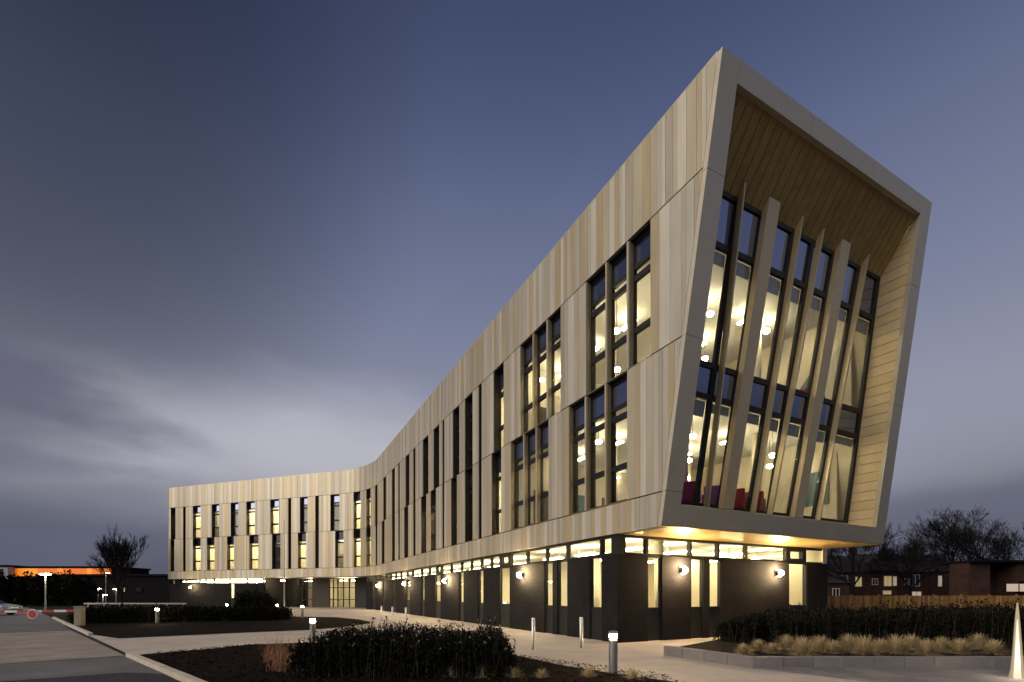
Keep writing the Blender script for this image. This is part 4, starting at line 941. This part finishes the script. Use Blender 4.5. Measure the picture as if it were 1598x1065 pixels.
# ------------------------------------------------------------------ left background
def box_building(x0, x1, y, z0, z1, m, label, name='distant_building', depth=12, roofm='farblock'):
    t = empty(name, ((x0 + x1) / 2, y, 0), label, 'building', 'buildings beyond the car park')
    mb = MB(); mb.box(((x0 + x1) / 2, y + depth / 2, z1 / 2), x1 - x0, depth, z1); mb.build('wall', M[m], t)
    mb = MB(); mb.box(((x0 + x1) / 2, y + depth / 2, z1 + .2), x1 - x0 + .6, depth + .6, .4); mb.build('roof', M[roofm], t)
    return t
ob = box_building(-124, -99, 120, 0, 8.2, 'farblock', 'long low building with a glowing orange glazed upper storey')
for i in range(20):
    x0 = -123.6 + i * 1.22
    p = MB(); p.box((x0 + .6, 119.9, 7.1 - (.5 if i < 5 else 0) * 0), 1.12, .2, 1.9); p.build('window', M['orange2'] if i in (1, 2, 3, 4, 15, 9) else M['orange'], ob)
wb = box_building(-132, -123, 118, 0, 8.4, 'farwhite', 'pale building with a white edge frame at the left picture edge'); 
for i in range(3): p = MB(); p.box((-130.5 + i * 2.6, 117.9, 6.9), 2.2, .2, 1.8); p.build('window', M['darkwin'], wb)
g2 = box_building(-108, -102, 150, 0, 7.0, 'farwhite', 'low pale grey building right of the bare tree'); 
for i in range(3): p = MB(); p.box((-106.5 + i * 1.8, 149.9, 5.3), 1.2, .2, 1.0); p.build('window', M['darkwin'], g2)
g3 = box_building(-103.5, -90, 165, 0, 9.6, 'farwhite', 'taller pale building touching the far wing')
for i in range(5): p = MB(); p.box((-102 + i * 2.4, 164.9, 7.5), 1.5, .2, 1.2); p.build('window', M['darkwin'], g3)
dk = box_building(-98, -70, 100, 0, 5.4, 'farblock', 'dark long shed behind the car park lamps')
for i in range(6): p = MB(); p.box((-95 + i * 3.6, 99.9, 2.6), 1.2, .2, .8); p.build('window', M['palewin'] if i in (1, 4) else M['darkwin'], dk)
hedge('tall_hedge', 'tall dark mass of evergreens behind the parked cars', 'hedge', [(-80, 68, 1.0), (-74, 68, 1.0), (-66, 68, .95), (-59.5, 68, .9)], 4.0, 3.2, 4.2, 16000, .5, seed=9, z0=0)
def lamp_post(x, y, h, label, e=60, double=True):
    t = empty('lamp_post', (x, y, 0), label, 'street lamp', 'lamp posts of the car park')
    mb = MB(); mb.tube((x, y, 0), (x, y, h), .07, .045, 10); mb.build('pole', M['galv'], t)
    mb = MB()
    for s_ in ((-1, 1) if double else (1,)): mb.box((x + s_ * .3, y, h), .55, .22, .08)
    mb.build('head', M['galv'], t)
    mb = MB()
    for s_ in ((-1, 1) if double else (1,)): mb.box((x + s_ * .3, y - .02, h - .07), .45, .2, .07)
    mb.build('lens', M['farlamp'], t); point('post_light', (x, y - .3, h - .2), e, .1, (1, .86, .6))
lamp_post(-48.2, 50, 3.75, 'brightest double headed lamp post beside the barrier road', 260)
for px, Y, lb in ((205, 100, 'car park lamp under the bare tree, first of the distant row'), (227, 108, 'car park lamp second in the distant row right of the tree'), (243, 116, 'car park lamp third in the distant row'), (256, 122, 'car park lamp touching the far wing, last of the distant row')):
    lamp_post((px - 799) / 755 * Y, Y - 8, 2.75 if px < 250 else 2.4, lb, 60)
lamp_post(-70.5, 84, 5.4, 'lamp post with a flat wide head left of the bare tree', 30, False)
lamp_post(-55.8, 66, 1.6, 'small dim lamp post against the dark evergreens', 10, False)
# barrier
bg_ = empty('barrier_gate', (-21.7, 24.2, 0), 'red and white car park barrier with a cream cabinet', 'barrier')
mb = MB(); mb.box((-21.62, 24.2, .5), .34, .3, .92, .2); o = mb.build('cabinet', M['cream'], bg_); bv = o.modifiers.new('b', 'BEVEL'); bv.width = .02; bv.segments = 2
mb = MB(); mb.box((-21.62, 24.2, .985), .38, .34, .05, .2); mb.build('cabinet_lid', M['cream'], bg_)
for i in range(9):
    mb = MB(); mb.box((-22.05 - i * .62, 24.3, .78 - i * .008), .62, .05, .11); mb.build('arm_segment', M['red'] if i % 2 == 0 else M['white'], bg_)
mb = MB(); mb.tube((-24.0, 24.24, .62), (-24.0, 24.2, .62), .25, .25, 24); so = mb.build('round_sign', M['white'], bg_)
mb = MB(); mb.tube((-24.0, 24.2, .62), (-24.0, 24.185, .62), .2, .2, 24); mb.build('sign_face', M['red'], so)
mb = MB(); mb.box((-27.4, 24.3, .38), .08, .08, .76); mb.build('rest_post', M['red'], bg_)
rf = empty('rail_fence', (-38, 48, 0), 'long pale low rail across the far side of the long hedge', 'fence')
mb = MB(); mb.box((-40.5, 52, .62), 11, .06, .14); mb.build('rail', M['galv'], rf)
for i in range(7): mb = MB(); mb.box((-45.6 + i * 1.7, 52.06, .35), .08, .08, .7); mb.build('post', M['galv'], rf)
# parked cars
def car(x, y, rz, m, label):
    t = empty('parked_car', (x, y, 0), label, 'car', None)
    rot = Matrix.Rotation(rz, 3, 'Z'); T = lambda p: rot @ Vector(p) + Vector((x, y, 0))
    low = [(-2.1, .25), (2.1, .25), (2.15, .5), (2.05, .72), (1.15, .88), (-1.9, .92), (-2.15, .75)]
    mb = MB(); mb.prism([T((a, -.86, z_)) for a, z_ in low], [T((a, .86, z_)) for a, z_ in low]); o = mb.build('body', m, t); bv = o.modifiers.new('b', 'BEVEL'); bv.width = .06; bv.segments = 3
    up_ = [(1.1, .88), (.35, 1.36), (-1.25, 1.4), (-1.85, .92)]
    mb = MB(); mb.prism([T((a, -.78 + (z_ - .9) * .28, z_)) for a, z_ in up_], [T((a, .78 - (z_ - .9) * .28, z_)) for a, z_ in up_]); mb.build('cabin_glass', M['carglass'], t)
    mb = MB(); mb.prism([T((.38, -.66, 1.36)), T((-1.28, -.66, 1.4)), T((-1.28, .66, 1.4)), T((.38, .66, 1.36))], [T((.30, -.62, 1.44)), T((-1.2, -.62, 1.47)), T((-1.2, .62, 1.47)), T((.30, .62, 1.44))]); mb.build('roof', m, t)
    for a in (-1.3, 1.3):
        for s_ in (-1, 1):
            mb = MB(); mb.tube(T((a, s_ * .7, .31)), T((a, s_ * .9, .31)), .31, .31, 18); wh = mb.build('wheel', M['rubber'], t); mb = MB(); mb.tube(T((a, s_ * .9, .31)), T((a, s_ * .91, .31)), .19, .19, 14); mb.build('rim', M['steel'], wh)
    for s_ in (-1, 1):
        mb = MB(); mb.box(T((2.1, s_ * .6, .62)), .1, .3, .12, rz); mb.build('headlight', M['white'], t); mb = MB(); mb.box(T((-2.1, s_ * .62, .75)), .1, .26, .14, rz); mb.build('taillight', M['red'], t)
car(-40.5, 37.0, R(8), M['car1'], 'silver parked car at the left picture edge behind the barrier')
